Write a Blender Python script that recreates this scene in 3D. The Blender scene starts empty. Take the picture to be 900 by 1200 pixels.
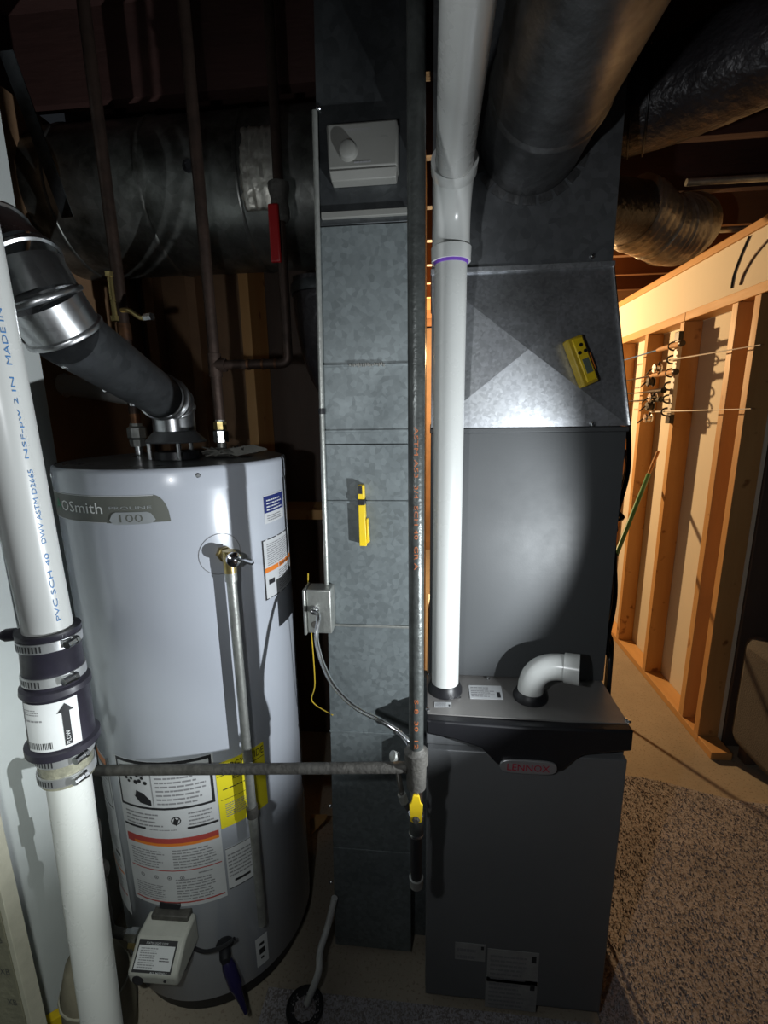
import bpy, math, random
from mathutils import Vector, Matrix
random.seed(7)
sc = bpy.context.scene
C = sc.collection
H = 1.56                      # eye height above the floor
FOC = 540.0                   # focal length in pixels of the 900x1200 frame
# ---------------------------------------------------------------- camera
_up = -Vector((38, 2532, 540)).normalized()
_dep = Vector((55, -116, 540)); _dep = (_dep - _up * _dep.dot(_up)).normalized()
_rt = _dep.cross(_up)
if _rt.x < 0: _rt = -_rt
RW = (_rt, _dep, _up)         # rows: world X, Y, Z in (right, down, forward) camera axes
cam_d = bpy.data.cameras.new('camera'); cam = bpy.data.objects.new('camera', cam_d); C.objects.link(cam)
cam_d.sensor_fit = 'HORIZONTAL'; cam_d.sensor_width = 36; cam_d.lens = FOC * 36 / 900; cam_d.clip_start = .02
cx_ = Vector((RW[0].x, RW[1].x, RW[2].x)); cy_ = -Vector((RW[0].y, RW[1].y, RW[2].y)); cz_ = -Vector((RW[0].z, RW[1].z, RW[2].z))
cam.matrix_world = Matrix(((cx_.x, cy_.x, cz_.x, 0), (cx_.y, cy_.y, cz_.y, 0), (cx_.z, cy_.z, cz_.z, H), (0, 0, 0, 1)))
sc.camera = cam
# ---------------------------------------------------------------- world, exposure, big lights
vs = sc.view_settings
sc.display_settings.display_device = 'sRGB'
vs.view_transform = 'Standard'; vs.look = 'None'; vs.gamma = 1; vs.use_curve_mapping = False; vs.exposure = 0
w = bpy.data.worlds.new('world'); sc.world = w; w.use_nodes = True
w.node_tree.nodes['Background'].inputs[0].default_value = (.75, .85, 1, 1)
w.node_tree.nodes['Background'].inputs[1].default_value = .012
def lamp(name, kind, loc, power, col, size, aim=None, spot=60, blend=.5):
    d = bpy.data.lights.new(name, kind); d.energy = power; d.color = col
    if kind in ('POINT', 'SPOT'): d.shadow_soft_size = size
    if kind == 'SPOT': d.spot_size = math.radians(spot); d.spot_blend = blend
    if kind == 'AREA': d.size = size
    o = bpy.data.objects.new(name, d); C.objects.link(o); o.location = loc
    if aim is not None: o.rotation_euler = (Vector(aim) - Vector(loc)).to_track_quat('-Z', 'Y').to_euler()
    return o
lamp('torch_light', 'SPOT', (.50, .505, H - .47), 48, (.90, .96, 1), .006, (.50 - .778, .505 + .505, H - .47 + .23), 90, .45)
lamp('phone_light', 'SPOT', (-.20, .06, H - .02), 11, (.93, .97, 1), .012, (.30, 1.1, H - .12), 150, 1)
lamp('flash_light', 'SPOT', (-.14, .08, H - .10), 24, (.93, 1, .96), .010, (-.92, .66, H - 1.02), 60, .8)
lamp('room_bulb', 'POINT', (.15, 3.9, H + .45), 175, (1, .65, .32), .04)

# ---------------------------------------------------------------- pixel -> world helpers
def ray(px, py):
    v = Vector((px - 450, py - 600, FOC))
    return Vector((RW[0].dot(v), RW[1].dot(v), RW[2].dot(v)))
def atY(px, py, Y): r = ray(px, py); return r * (Y / r.y) + Vector((0, 0, H))
def atX(px, py, X): r = ray(px, py); return r * (X / r.x) + Vector((0, 0, H))
def atZ(px, py, z): r = ray(px, py); return r * ((z - H) / r.z) + Vector((0, 0, H))

def proj(p):
    q = Vector(p) - Vector((0, 0, H)); c = RW[0]*q.x + RW[1]*q.y + RW[2]*q.z
    return 450+FOC*c.x/c.z, 600+FOC*c.y/c.z
# ---------------------------------------------------------------- materials
MATS = {}
def mat(name, col, rough=.5, metal=0, bump=0, bscale=60, var=0, vscale=8, col2=None, spec=.5, coat=0, emit=0, stretch=None, speck=None, speckscale=300, speckamt=.5):
    if name in MATS: return MATS[name]
    m = bpy.data.materials.new(name); m.use_nodes = True; nt = m.node_tree; N = nt.nodes; L = nt.links
    b = N['Principled BSDF']; b.inputs['Base Color'].default_value = (*col, 1); b.inputs['Roughness'].default_value = rough
    b.inputs['Metallic'].default_value = metal; b.inputs['Specular IOR Level'].default_value = spec; b.inputs['Coat Weight'].default_value = coat
    if emit: b.inputs['Emission Color'].default_value = (*col, 1); b.inputs['Emission Strength'].default_value = emit
    tc = N.new('ShaderNodeTexCoord'); mp = N.new('ShaderNodeMapping'); L.new(tc.outputs['Object'], mp.inputs[0])
    if stretch: mp.inputs['Scale'].default_value = stretch
    out = None
    if var or col2:
        n = N.new('ShaderNodeTexNoise'); n.inputs['Scale'].default_value = vscale; n.inputs['Detail'].default_value = 6; n.inputs['Roughness'].default_value = .62
        L.new(mp.outputs[0], n.inputs['Vector'])
        r = N.new('ShaderNodeValToRGB'); L.new(n.outputs['Fac'], r.inputs[0])
        c2 = col2 or tuple(c * (1 - var) for c in col)
        r.color_ramp.elements[0].position = .36; r.color_ramp.elements[0].color = (*c2, 1)
        r.color_ramp.elements[1].position = .64; r.color_ramp.elements[1].color = (*col, 1)
        out = r.outputs[0]; L.new(out, b.inputs['Base Color'])
        if metal or rough < .6:
            mr = N.new('ShaderNodeMapRange'); L.new(n.outputs['Fac'], mr.inputs[0])
            mr.inputs[1].default_value = .3; mr.inputs[2].default_value = .7
            mr.inputs[3].default_value = min(1, rough * 1.25); mr.inputs[4].default_value = rough * .8; L.new(mr.outputs[0], b.inputs['Roughness'])
    if speck:
        v = N.new('ShaderNodeTexNoise'); v.inputs['Scale'].default_value = speckscale; v.inputs['Detail'].default_value = 2; L.new(tc.outputs['Object'], v.inputs['Vector'])
        r2 = N.new('ShaderNodeValToRGB'); L.new(v.outputs['Fac'], r2.inputs[0])
        r2.color_ramp.elements[0].position = .60 - .2 * speckamt; r2.color_ramp.elements[0].color = (0, 0, 0, 1)
        r2.color_ramp.elements[1].position = .68 - .2 * speckamt; r2.color_ramp.elements[1].color = (1, 1, 1, 1)
        mx = N.new('ShaderNodeMix'); mx.data_type = 'RGBA'; L.new(r2.outputs[0], mx.inputs[0])
        if out: L.new(out, mx.inputs[6])
        else: mx.inputs[6].default_value = (*col, 1)
        mx.inputs[7].default_value = (*speck, 1); L.new(mx.outputs[2], b.inputs['Base Color'])
    if bump:
        n2 = N.new('ShaderNodeTexNoise'); n2.inputs['Scale'].default_value = bscale; n2.inputs['Detail'].default_value = 5; L.new(mp.outputs[0], n2.inputs['Vector'])
        bp = N.new('ShaderNodeBump'); bp.inputs['Strength'].default_value = bump; bp.inputs['Distance'].default_value = .01
        L.new(n2.outputs['Fac'], bp.inputs['Height']); L.new(bp.outputs[0], b.inputs['Normal'])
    MATS[name] = m; return m
def galv(name, col, rough=.38, col2=None, spangle=40, bump=.03, metal=.85):
    """zinc coated sheet: voronoi spangle over soft stains"""
    if name in MATS: return MATS[name]
    m = mat(name, col, rough, metal, bump, 25, .35, 5, col2)
    nt = m.node_tree; N = nt.nodes; L = nt.links; b = N['Principled BSDF']
    tc = N.new('ShaderNodeTexCoord'); v = N.new('ShaderNodeTexVoronoi'); v.inputs['Scale'].default_value = spangle; L.new(tc.outputs['Object'], v.inputs['Vector'])
    src = b.inputs['Base Color'].links[0].from_socket
    hs = N.new('ShaderNodeMix'); hs.data_type = 'RGBA'; hs.blend_type = 'MULTIPLY'; hs.inputs[0].default_value = .35
    L.new(src, hs.inputs[6]); L.new(v.outputs['Color'], hs.inputs[7])
    bw = N.new('ShaderNodeRGBToBW'); L.new(v.outputs['Color'], bw.inputs[0]); L.new(bw.outputs[0], hs.inputs[7])
    L.new(hs.outputs[2], b.inputs['Base Color']); return m

M = dict(
    enamel=mat('heater_enamel', (.45, .475, .525), .22, 0, var=.05, vscale=3, coat=.3),
    lid=mat('heater_lid', (.16, .165, .17), .3, .2, var=.35, vscale=9, bump=.05),
    blackplastic=mat('black_plastic', (.012, .012, .014), .4, bump=.02, bscale=200),
    rubber=mat('black_rubber', (.022, .020, .030), .42, var=.3, vscale=30, bump=.03),
    pvc=mat('white_pvc', (.58, .59, .57), .28, 0, var=.05, vscale=5),
    pvcgrey=mat('pvc_fitting', (.62, .63, .61), .22, 0, var=.04, vscale=10),
    iron=mat('black_iron', (.085, .092, .088), .40, .4, .15, 120, .45, 30),
    galvpipe=mat('galvanised_pipe', (.46, .47, .44), .42, .7, .12, 90, .35, 25),
    irondark=mat('weathered_iron', (.10, .095, .085), .6, .3, .25, 120, .4, 40),
    brass=mat('brass', (.55, .43, .18), .32, .9, .05, 80, .3, 40),
    steel=mat('bright_steel', (.72, .73, .74), .22, 1, .03, 80, .12, 20),
    chrome=mat('chrome', (.85, .86, .88), .12, 1),
    vent=galv('vent_metal', (.72, .73, .74), .32, (.55, .56, .57), 60, .03, 1),
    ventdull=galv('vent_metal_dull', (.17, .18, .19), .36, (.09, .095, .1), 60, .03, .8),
    copper=mat('tarnished_copper', (.22, .10, .045), .45, .75, .1, 80, .5, 22, (.07, .035, .02)),
    copperdark=mat('blackened_copper', (.07, .045, .035), .5, .6, .1, 80, .5, 22),
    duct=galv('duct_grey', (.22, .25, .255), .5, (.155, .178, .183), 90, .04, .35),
    plenum=galv('plenum_metal', (.68, .70, .74), .36, (.40, .41, .42), 150, .05, .72),
    ductdirty=galv('duct_weathered', (.36, .37, .35), .36, (.07, .07, .06), 35, .12, .8),
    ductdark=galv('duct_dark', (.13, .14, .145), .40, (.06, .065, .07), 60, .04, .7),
    roundduct=galv('round_duct_metal', (.30, .305, .31), .42, (.11, .11, .11), 50, .35, .8),
    flex=mat('flex_duct_black', (.055, .05, .055), .35, .2, .6, 45, .5, 10),
    foil=mat('foil_flex', (.55, .50, .42), .42, .85, .5, 40, .4, 20),
    tape=mat('foil_tape', (.80, .78, .70), .48, .9, .5, 30, .3, 20),
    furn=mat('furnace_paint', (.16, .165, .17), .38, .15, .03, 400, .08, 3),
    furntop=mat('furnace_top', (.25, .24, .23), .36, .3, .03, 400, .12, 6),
    coil=mat('coil_paint', (.066, .07, .073), .5, 0, .03, 400, .06, 3),
    badge=mat('badge_silver', (.42, .42, .43), .3, .6),
    red=mat('red_ink', (.42, .012, .04), .35), redh=mat('red_handle', (.30, .01, .012), .4),
    yellow=mat('yellow_plastic', (.80, .56, .02), .38, var=.08, vscale=20),
    yellowdk=mat('aged_yellow_plastic', (.55, .38, .03), .45, var=.15, vscale=30),
    yellowlab=mat('yellow_label', (.72, .62, .02), .5),
    blue=mat('blue_ink', (.04, .17, .40), .5), navy=mat('navy_label', (.02, .03, .14), .45),
    white=mat('white_label', (.55, .56, .57), .5, var=.06, vscale=20),
    brightlab=mat('bright_lettering', (.85, .86, .84), .5), boxmetal=galv('box_metal', (.26, .27, .28), .42, (.17, .18, .19), 60, .05, .6), joist_lit=mat('lit_joist', (.30, .14, .06), .6, 0, .1, 60, .3, 6, stretch=(.2, 1, 1)), clampsteel=mat('clamp_steel', (.62, .63, .64), .42, .8, .03, 80, .12, 20), shadelab=mat('shaded_label', (.34, .34, .33), .6, var=.2, vscale=30), ink=mat('black_ink', (.02, .02, .022), .5), greyink=mat('grey_ink', (.22, .22, .23), .55),
    orange=mat('orange_ink', (.70, .20, .03), .5), green=mat('green_ink', (.02, .28, .12), .5),
    redline=mat('red_line_ink', (.40, .06, .05), .5),
    plate=mat('brand_plate', (.13, .135, .115), .5, 0, var=.1, vscale=10), plate2=mat('brand_tab', (.40, .42, .43), .3, .3),
    offwhite=mat('humidistat_cream', (.19, .19, .175), .45, var=.06, vscale=20),
    valvebox=mat('valve_plastic', (.42, .42, .38), .45, var=.12, vscale=25),
    wood=mat('pine_stud', (.62, .36, .14), .55, 0, .1, 60, .3, 5, (.50, .26, .09), stretch=(1, 1, .12), speck=(.25, .1, .03), speckscale=14, speckamt=-.35),
    woodh=mat('pine_plate', (.64, .38, .15), .55, 0, .1, 60, .3, 5, (.52, .28, .10), stretch=(1, .12, 1)),
    joist=mat('dark_joist', (.07, .03, .025), .7, 0, .2, 60, .4, 6, stretch=(.2, 1, 1)),
    drywall=mat('drywall', (.74, .68, .56), .8, 0, .02, 100, .05, 2),
    wallwhite=mat('painted_wall', (.76, .80, .78), .6, 0, .06, 20, .08, 3),
    hard=mat('brown_hardboard', (.34, .20, .11), .6, 0, .08, 30, .3, 4),
    osb=mat('weathered_panel', (.20, .19, .13), .75, 0, .2, 90, .25, 12), osbedge=mat('panel_edge', (.45, .43, .34), .7, 0, .1, 60, .15, 20),
    concrete=mat('concrete', (.36, .31, .24), .75, 0, .12, 40, .18, 3, speck=(.25, .2, .15), speckscale=120, speckamt=.1),
    carpet=mat('speckled_carpet', (.40, .38, .40), .95, 0, 0, 60, .3, 3, speck=(.20, .175, .165), speckscale=210, speckamt=.6),
    pile=mat('carpet_pile', (.55, .52, .54), .95, 0, 0, 60, .3, 3, speck=(.23, .20, .19), speckscale=210, speckamt=.6),
    board=mat('dark_board', (.10, .07, .055), .7, 0, .15, 40, .35, 5, stretch=(1, 1, .15)),
    cloth=mat('grey_fabric', (.10, .095, .09), .9, 0, .3, 150, .15, 10),
    cork=mat('cork', (.62, .36, .18), .7, 0, .2, 150, .3, 40), whitep=mat('white_plastic', (.75, .74, .7), .35),
    lcd=mat('grey_screen', (.12, .15, .12), .25), sack=mat('tan_canvas', (.32, .29, .21), .8, 0, .2, 40, .2, 8),
    purple=mat('purple_primer', (.16, .06, .42), .35), greenp=mat('green_plastic', (.02, .16, .05), .4),
    stampo=mat('orange_stamp', (.34, .10, .03), .6), bulb=mat('warm_bulb', (1, .6, .25), .4, emit=12), dirt=mat('grey_lint', (.22, .215, .19), .8, 0, .5, 60, .4, 20),
)

# ---------------------------------------------------------------- mesh builder
def basis(d):
    d = Vector(d).normalized(); a = Vector((0, 0, 1)) if abs(d.z) < .95 else Vector((0, 1, 0))
    u = a.cross(d).normalized(); return u, d.cross(u)
class MB:
    def __init__(s): s.v = []; s.f = []; s.m = []; s.mats = []
    def mi(s, m):
        if isinstance(m, str): m = M[m]
        if m not in s.mats: s.mats.append(m)
        return s.mats.index(m)
    def add(s, vs, fs, m):
        k = len(s.v); i = s.mi(m); s.v += [Vector(p) for p in vs]
        for f in fs: s.f.append([k + q for q in f]); s.m.append(i)
    def box(s, lo, hi, m, mtx=None):
        x0, y0, z0 = lo; x1, y1, z1 = hi
        v = [Vector(p) for p in ((x0,y0,z0),(x1,y0,z0),(x1,y1,z0),(x0,y1,z0),(x0,y0,z1),(x1,y0,z1),(x1,y1,z1),(x0,y1,z1))]
        if mtx: v = [mtx @ p for p in v]
        s.add(v, [(0,3,2,1),(4,5,6,7),(0,1,5,4),(1,2,6,5),(2,3,7,6),(3,0,4,7)], m); return s
    def hexa(s, v, m): s.add(v, [(0,3,2,1),(4,5,6,7),(0,1,5,4),(1,2,6,5),(2,3,7,6),(3,0,4,7)], m); return s
    def tube(s, pts, r, m, seg=20, caps=True, rs=None):
        pts = [Vector(p) for p in pts]; n = len(pts); rs = rs or [r] * n
        V = []; u = None
        for i, p in enumerate(pts):
            d = (pts[min(i+1, n-1)] - pts[max(i-1, 0)])
            if d.length < 1e-9: d = Vector((0, 0, 1))
            d.normalize()
            if u is None: u, _ = basis(d)
            else:
                u = u - d * u.dot(d)
                u = u.normalized() if u.length > 1e-6 else basis(d)[0]
            w_ = d.cross(u)
            for k in range(seg):
                a = 2 * math.pi * k / seg; V.append(p + (u * math.cos(a) + w_ * math.sin(a)) * rs[i])
        F = [(i*seg+k, i*seg+(k+1)%seg, (i+1)*seg+(k+1)%seg, (i+1)*seg+k) for i in range(n-1) for k in range(seg)]
        if caps: F += [tuple(range(seg))[::-1], tuple((n-1)*seg+k for k in range(seg))]
        s.add(V, F, m); return s
    def cyl(s, p0, p1, r, m, seg=24, r1=None, caps=True): return s.tube([p0, p1], r, m, seg, caps, [r, r if r1 is None else r1])
    def lathe(s, o, ax, prof, m, seg=32, caps=True):
        """prof: (distance along axis, radius) pairs"""
        o = Vector(o); ax = Vector(ax).normalized(); u, w_ = basis(ax); V = []; n = len(prof)
        for t, r in prof:
            for k in range(seg):
                a = 2*math.pi*k/seg; V.append(o + ax*t + (u*math.cos(a) + w_*math.sin(a))*r)
        F = [(i*seg+k, i*seg+(k+1)%seg, (i+1)*seg+(k+1)%seg, (i+1)*seg+k) for i in range(n-1) for k in range(seg)]
        if caps: F += [tuple(range(seg))[::-1], tuple((n-1)*seg+k for k in range(seg))]
        s.add(V, F, m); return s
    def prism(s, poly, dvec, m):
        n = len(poly); poly = [Vector(p) for p in poly]; dv = Vector(dvec)
        s.add(poly + [p + dv for p in poly], [tuple(range(n))[::-1], tuple(range(n, 2*n))] + [(i, (i+1)%n, n+(i+1)%n, n+i) for i in range(n)], m); return s
    def patch(s, mp, u0, v0, u1, v1, h, m, n=1, th=0):
        """a thin sheet on a mapped surface, h off it"""
        V = []; F = []
        for i in range(n+1):
            u = u0 + (u1-u0)*i/n; V += [mp(u, v0, h), mp(u, v1, h)]
        F = [(2*i, 2*i+2, 2*i+3, 2*i+1) for i in range(n)]
        if th:
            k = len(V)
            for i in range(n+1):
                u = u0 + (u1-u0)*i/n; V += [mp(u, v0, h-th), mp(u, v1, h-th)]
            F += [(2*i, k+2*i, k+2*i+2, 2*i+2) for i in range(n)] + [(2*i+1, 2*i+3, k+2*i+3, k+2*i+1) for i in range(n)] + [(0, 1, k+1, k), (2*n, k+2*n, k+2*n+1, 2*n+1)]
        s.add(V, F, m); return s
    def poly(s, mp, pts, h, m, n=12):
        """a polygon laid on a curved surface, sliced into n columns"""
        us = [p[0] for p in pts]; a, b = min(us)+1e-6, max(us)-1e-6; cols = []
        for i in range(n+1):
            u = a+(b-a)*i/n; vs_ = []
            for (x0, y0), (x1, y1) in zip(pts, pts[1:]+pts[:1]):
                if (x0-u)*(x1-u) <= 0 and x0 != x1: vs_.append(y0+(y1-y0)*(u-x0)/(x1-x0))
            cols.append((u, min(vs_), max(vs_)))
        for (u0, a0, b0), (u1, a1, b1) in zip(cols, cols[1:]): s.add([mp(u0, a0, h), mp(u1, a1, h), mp(u1, b1, h), mp(u0, b0, h)], [(0, 1, 2, 3)], m)
        return s
    def text(s, mp, txt, u0, v0, wd, ht, h, m, mirror=False):
        cu = bpy.data.curves.new('t', 'FONT'); cu.body = txt; cu.size = 1; cu.resolution_u = 2
        o = bpy.data.objects.new('t', cu); me = o.to_mesh()
        if not me.vertices: bpy.data.objects.remove(o); return s
        xs = [v.co.x for v in me.vertices]; ys = [v.co.y for v in me.vertices]; a, b, c, d = min(xs), max(xs), min(ys), max(ys)
        V = []
        for v in me.vertices:
            fx = (v.co.x-a)/(b-a or 1); fx = 1-fx if mirror else fx
            V.append(mp(u0 + wd*fx, v0 + ht*(v.co.y-c)/(d-c or 1), h))
        F = [tuple(p.vertices) for p in me.polygons]; s.add(V, F, m)
        o.to_mesh_clear(); bpy.data.objects.remove(o); bpy.data.curves.remove(cu); return s
    def lines(s, mp, u0, v0, u1, v1, rows, h, m, fill=.45, gaps=True):
        """rows of small print as broken strokes"""
        dv = (v1-v0)/rows
        for i in range(rows):
            v = v0 + dv*i; u = u0; end = u0 + (u1-u0)*(random.uniform(.75, 1) if gaps else 1)
            while u < end:
                l = min((u1-u0)*random.uniform(.06, .2), end-u); s.patch(mp, u, v, u+l*.85, v+dv*fill, h, m); u += l
        return s
    def build(s, name, parent=None, bevel=0, ang=35, smooth=True, solid=0, sub=0):
        loc = Vector((0, 0, 0)); p = parent
        while p is not None: loc += p.location; p = p.parent
        me = bpy.data.meshes.new(name)
        if parent is None:
            loc = sum(s.v, Vector((0, 0, 0))) / max(1, len(s.v)); loc.z = min(v.z for v in s.v)
        me.from_pydata([v - loc for v in s.v], [], s.f)
        for m_ in s.mats: me.materials.append(m_)
        me.polygons.foreach_set('material_index', s.m)
        if smooth:
            me.polygons.foreach_set('use_smooth', [True]*len(s.f)); me.set_sharp_from_angle(angle=math.radians(ang))
        me.validate(); me.update()
        o = bpy.data.objects.new(name, me); C.objects.link(o)
        if parent is not None: o.parent = parent
        else: o.location = loc
        if name in ('small_print', 'pictograms', 'printed_bars', 'slots', 'sealant_smear', 'border_line', 'heading', 'stamped_letters', 'blue_print'): o['kind'] = 'stuff'
        if sub: md = o.modifiers.new('s', 'SUBSURF'); md.levels = md.render_levels = sub
        if solid: md = o.modifiers.new('so', 'SOLIDIFY'); md.thickness = solid
        if bevel:
            md = o.modifiers.new('b', 'BEVEL'); md.width = bevel; md.segments = 2; md.limit_method = 'ANGLE'; md.angle_limit = math.radians(40)
        return o
def tag(o, label=None, cat=None, group=None, kind=None):
    if label: o['label'] = label
    if cat: o['category'] = cat
    if group: o['group'] = group
    if kind: o['kind'] = kind
    return o
def thing(name, loc, label, cat, group=None):
    o = bpy.data.objects.new(name, None); C.objects.link(o); o.location = loc; o.empty_display_size = .05
    return tag(o, label, cat, group)
def arc(p0, pc, p1, n=8):
    p0, pc, p1 = Vector(p0), Vector(pc), Vector(p1)
    return [p0*(1-t)**2 + pc*2*t*(1-t) + p1*t*t for t in [i/n for i in range(n+1)]]
def rounded(pts, rad, n=6):
    """polyline with rounded corners"""
    pts = [Vector(p) for p in pts]; out = [pts[0]]
    for i in range(1, len(pts)-1):
        a = pts[i] + (pts[i-1]-pts[i]).normalized()*min(rad, (pts[i-1]-pts[i]).length*.49); b = pts[i] + (pts[i+1]-pts[i]).normalized()*min(rad, (pts[i+1]-pts[i]).length*.49)
        out += arc(a, pts[i], b, n)
    return out + [pts[-1]]
def spline(pts, n=6):
    pts = [Vector(p) for p in pts]; P = [pts[0]] + pts + [pts[-1]]; out = []
    for i in range(1, len(P)-2):
        for k in range(n):
            t = k/n; a, b, c, d = P[i-1], P[i], P[i+1], P[i+2]
            out.append(.5*((2*b) + (c-a)*t + (2*a-5*b+4*c-d)*t*t + (3*b-a-3*c+d)*t**3))
    return out + [pts[-1]]
def flat(o, ux, vy):
    """map (u, v, h) onto a plane with origin o"""
    o = Vector(o); ux = Vector(ux).normalized(); vy = Vector(vy).normalized(); n = ux.cross(vy)
    return lambda u, v, h: o + ux*u + vy*v + n*h
def cylmap(cx, cy, r, a0=0):
    """u = arc metres counter-clockwise seen from above, starting at angle a0; v = height"""
    return lambda u, v, h: Vector((cx + (r+h)*math.cos(a0+u/r), cy + (r+h)*math.sin(a0+u/r), v))

# ================================================================ THE ROOM
CEIL = H + .88
fl = tag(MB().box((-1.35, -1.6, -.1), (3.2, 5.2, 0), 'concrete').build('floor'), kind='structure')
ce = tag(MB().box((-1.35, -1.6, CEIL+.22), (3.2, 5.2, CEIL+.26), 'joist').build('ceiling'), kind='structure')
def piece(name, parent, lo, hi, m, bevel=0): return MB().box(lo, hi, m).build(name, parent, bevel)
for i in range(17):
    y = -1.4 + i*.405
    piece('joist', ce, (-1.35, y, CEIL), (3.2, y+.038, CEIL+.22), 'joist' if y < 2.3 else 'joist_lit')  # far joists get a lighter orange, lamplight put into their colour
# left wall: painted concrete beside the water heater
wl = tag(MB().box((-1.30, -1.6, 0), (-.985, 1.13, CEIL), 'wallwhite').build('wall_left'), kind='structure')
# back wall: brown hardboard over studs
wb = tag(MB().box((-1.35, 1.99, 0), (-.02, 2.02, CEIL), 'board').build('wall_back'), kind='structure')  # dark panel stands in for the unlit void right of the hardboard
piece('hardboard_panel', wb, (-1.155, 1.87, 0), (-.95, 1.885, CEIL-.001), 'hard', .001)
piece('hardboard_panel', wb, (-.947, 1.87, 0), (-.722, 1.885, CEIL-.001), 'hard', .001)
piece('stud', wb, (-1.10, 1.80, 0), (-1.06, 1.868, CEIL-.001), 'hard', .002)
piece('stud', wb, (-.93, 1.80, 0), (-.89, 1.868, CEIL-.001), 'hard', .002)
piece('stud', wb, (-.72, 1.80, 0), (-.682, 1.985, CEIL-.001), 'wood', .002)
piece('stud', wb, (-.06, 1.80, 0), (-.022, 1.985, CEIL-.001), 'wood', .002)
piece('ledger_board', wb, (-.68, 1.80, H-.42), (-.30, 1.985, H-.38), 'wood', .002)
wb2 = tag(MB().box((-1.35, 1.135, 0), (-1.16, 1.86, CEIL), 'hard').build('trim_1'), kind='structure')
# right wall: drywall seen between open studs
WX = 1.275
wr = tag(MB().box((WX+.09, 2.06, 0), (WX+.105, 5.2, H+.48), 'drywall').build('wall_right'), kind='structure')
for y, wd in ((2.062, .038), (2.20, .04), (2.62, .04), (3.02, .04), (3.40, .04), (3.80, .04), (4.20, .04), (4.6, .04)):
    piece('stud', wr, (WX, y, .038), (WX+.089, y+wd, H+.435), 'wood', .002)
piece('bottom_plate', wr, (WX, 1.95, 0), (WX+.089, 2.06, .037), 'woodh', .002)
piece('bottom_plate', wr, (WX, 2.061, 0), (WX+.089, 5.2, .037), 'woodh', .002)
piece('top_plate', wr, (WX-.002, 2.62, H+.436), (WX+.089, 5.2, H+.478), 'woodh', .002)
piece('top_plate', wr, (WX-.002, 1.0, H+.436), (WX+.089, 2.617, H+.478), 'woodh', .002)
# band of drywall above the top plate, sill board on top
bandw = tag(MB().box((WX+.03, 1.0, H+.479), (WX+.105, 5.2, H+.70), 'drywall').build('trim_2'), kind='structure')
piece('sill_board', bandw, (WX+.02, 1.0, H+.701), (WX+.20, 5.2, H+.735), 'woodh', .003)
piece('sill_board', bandw, (WX+.08, 1.0, H+.736), (WX+.26, 5.2, H+.77), 'woodh', .003)
# boarded return facing the camera
wn = tag(MB().box((WX+.106, 2.075, 0), (2.6, 2.09, H+.47), 'board').build('wall_corner'), kind='structure')
for i in range(8):
    x = WX+.108 + i*.145
    piece('board', wn, (x, 2.05+.004*(i % 2), 0), (x+.141, 2.074, H+.46), 'board', .003)
wf = tag(MB().box((-1.35, 5.2, 0), (3.2, 5.25, CEIL), 'hard').build('wall_far'), kind='structure')

# ---------------------------------------------------------------- carpet
def carpet_edge(x): return 1.80 - .10*math.exp(-((x-1.5)/.4)**2) + .02*math.sin(x*9)
rug = MB(); n = 60; xs = [-.95 + i*(3.1+.95)/n for i in range(n+1)]
xs = sorted(xs+[-.44, -.439, .449, .45]); n = len(xs)-1
def cback(x): return carpet_edge(x) if x > .4495 else (.938 if x > -.4395 else .80)
pts = [(x, cback(x)) for x in xs]
V = []; F = []
for x, y in pts: V += [(x, -1.5, .001), (x, y, .001), (x, -1.5, .008), (x, y, .008)]
for i in range(n): a = 4*i; b = a+4; F += [(a+2, b+2, b+3, a+3), (a+3, b+3, b+1, a+1), (a+2, a, b, b+2), (a, a+1, b+1, b)]
F += [(0, 2, 3, 1), (4*n, 4*n+1, 4*n+3, 4*n+2)]
rug.add(V, F, 'carpet')
rug_o = tag(rug.build('carpet_remnant', smooth=False), 'speckled grey-brown carpet laid over the concrete in front of the furnace', 'carpet')
tu = MB(); TV = []; TF = []
for i in range(52000):
    x = random.uniform(-.45, 1.75); y = random.uniform(.35, 1.86)
    if y > cback(x) - .005: continue
    a = random.uniform(0, 6.28); l = random.uniform(.004, .008); k = len(TV)
    dx, dy = math.cos(a)*.003, math.sin(a)*.003
    TV += [(x-dx, y-dy, .007), (x+dx, y+dy, .007), (x-dy*random.uniform(.5, 2), y+dx*random.uniform(.5, 2), .008+l)]
    TF.append((k, k+1, k+2))
tu.add(TV, TF, 'pile')
tag(tu.build('carpet_pile', rug_o, smooth=False), kind='stuff')

# ================================================================ WATER HEATER
HC = Vector((-.631, 1.102)); HR = .262; HB = H - 1.475; HT = H - .10
hm = cylmap(HC.x, HC.y, HR)
def hhit(px, py):
    """where a pixel's ray meets the heater jacket: (u, z)"""
    r = ray(px, py); a = r.x*r.x + r.y*r.y; b = -2*(r.x*HC.x + r.y*HC.y); c = HC.length_squared - HR*HR
    D = max(0, b*b-4*a*c); t = (-b - math.sqrt(D))/(2*a); p = r*t
    th = math.atan2(p.y-HC.y, p.x-HC.x); th = th if th > math.pi/2 else th + 2*math.pi
    return th*HR, p.z + H
def hfind(px, py, h):
    """jacket point (u, z) whose spot h metres out is seen at the pixel"""
    ax, ay = px, py
    for _ in range(12):
        u, z = hhit(ax, ay); q = proj(hm(u, z, h)); ax += (px-q[0])*.7; ay += (py-q[1])*.7
    return u, z
wh = thing('water_heater', (HC.x, HC.y, 0), 'tall light grey gas water heater with brand plate and warning labels', 'water heater')
MB().lathe((HC.x, HC.y, HB), (0, 0, 1), [(0, HR-.004), (.004, HR), (1.325, HR), (1.3255, HR+.0015), (1.3275, HR+.0015), (1.328, HR)], 'enamel', 96, False).build('jacket', wh, ang=60)
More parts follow.
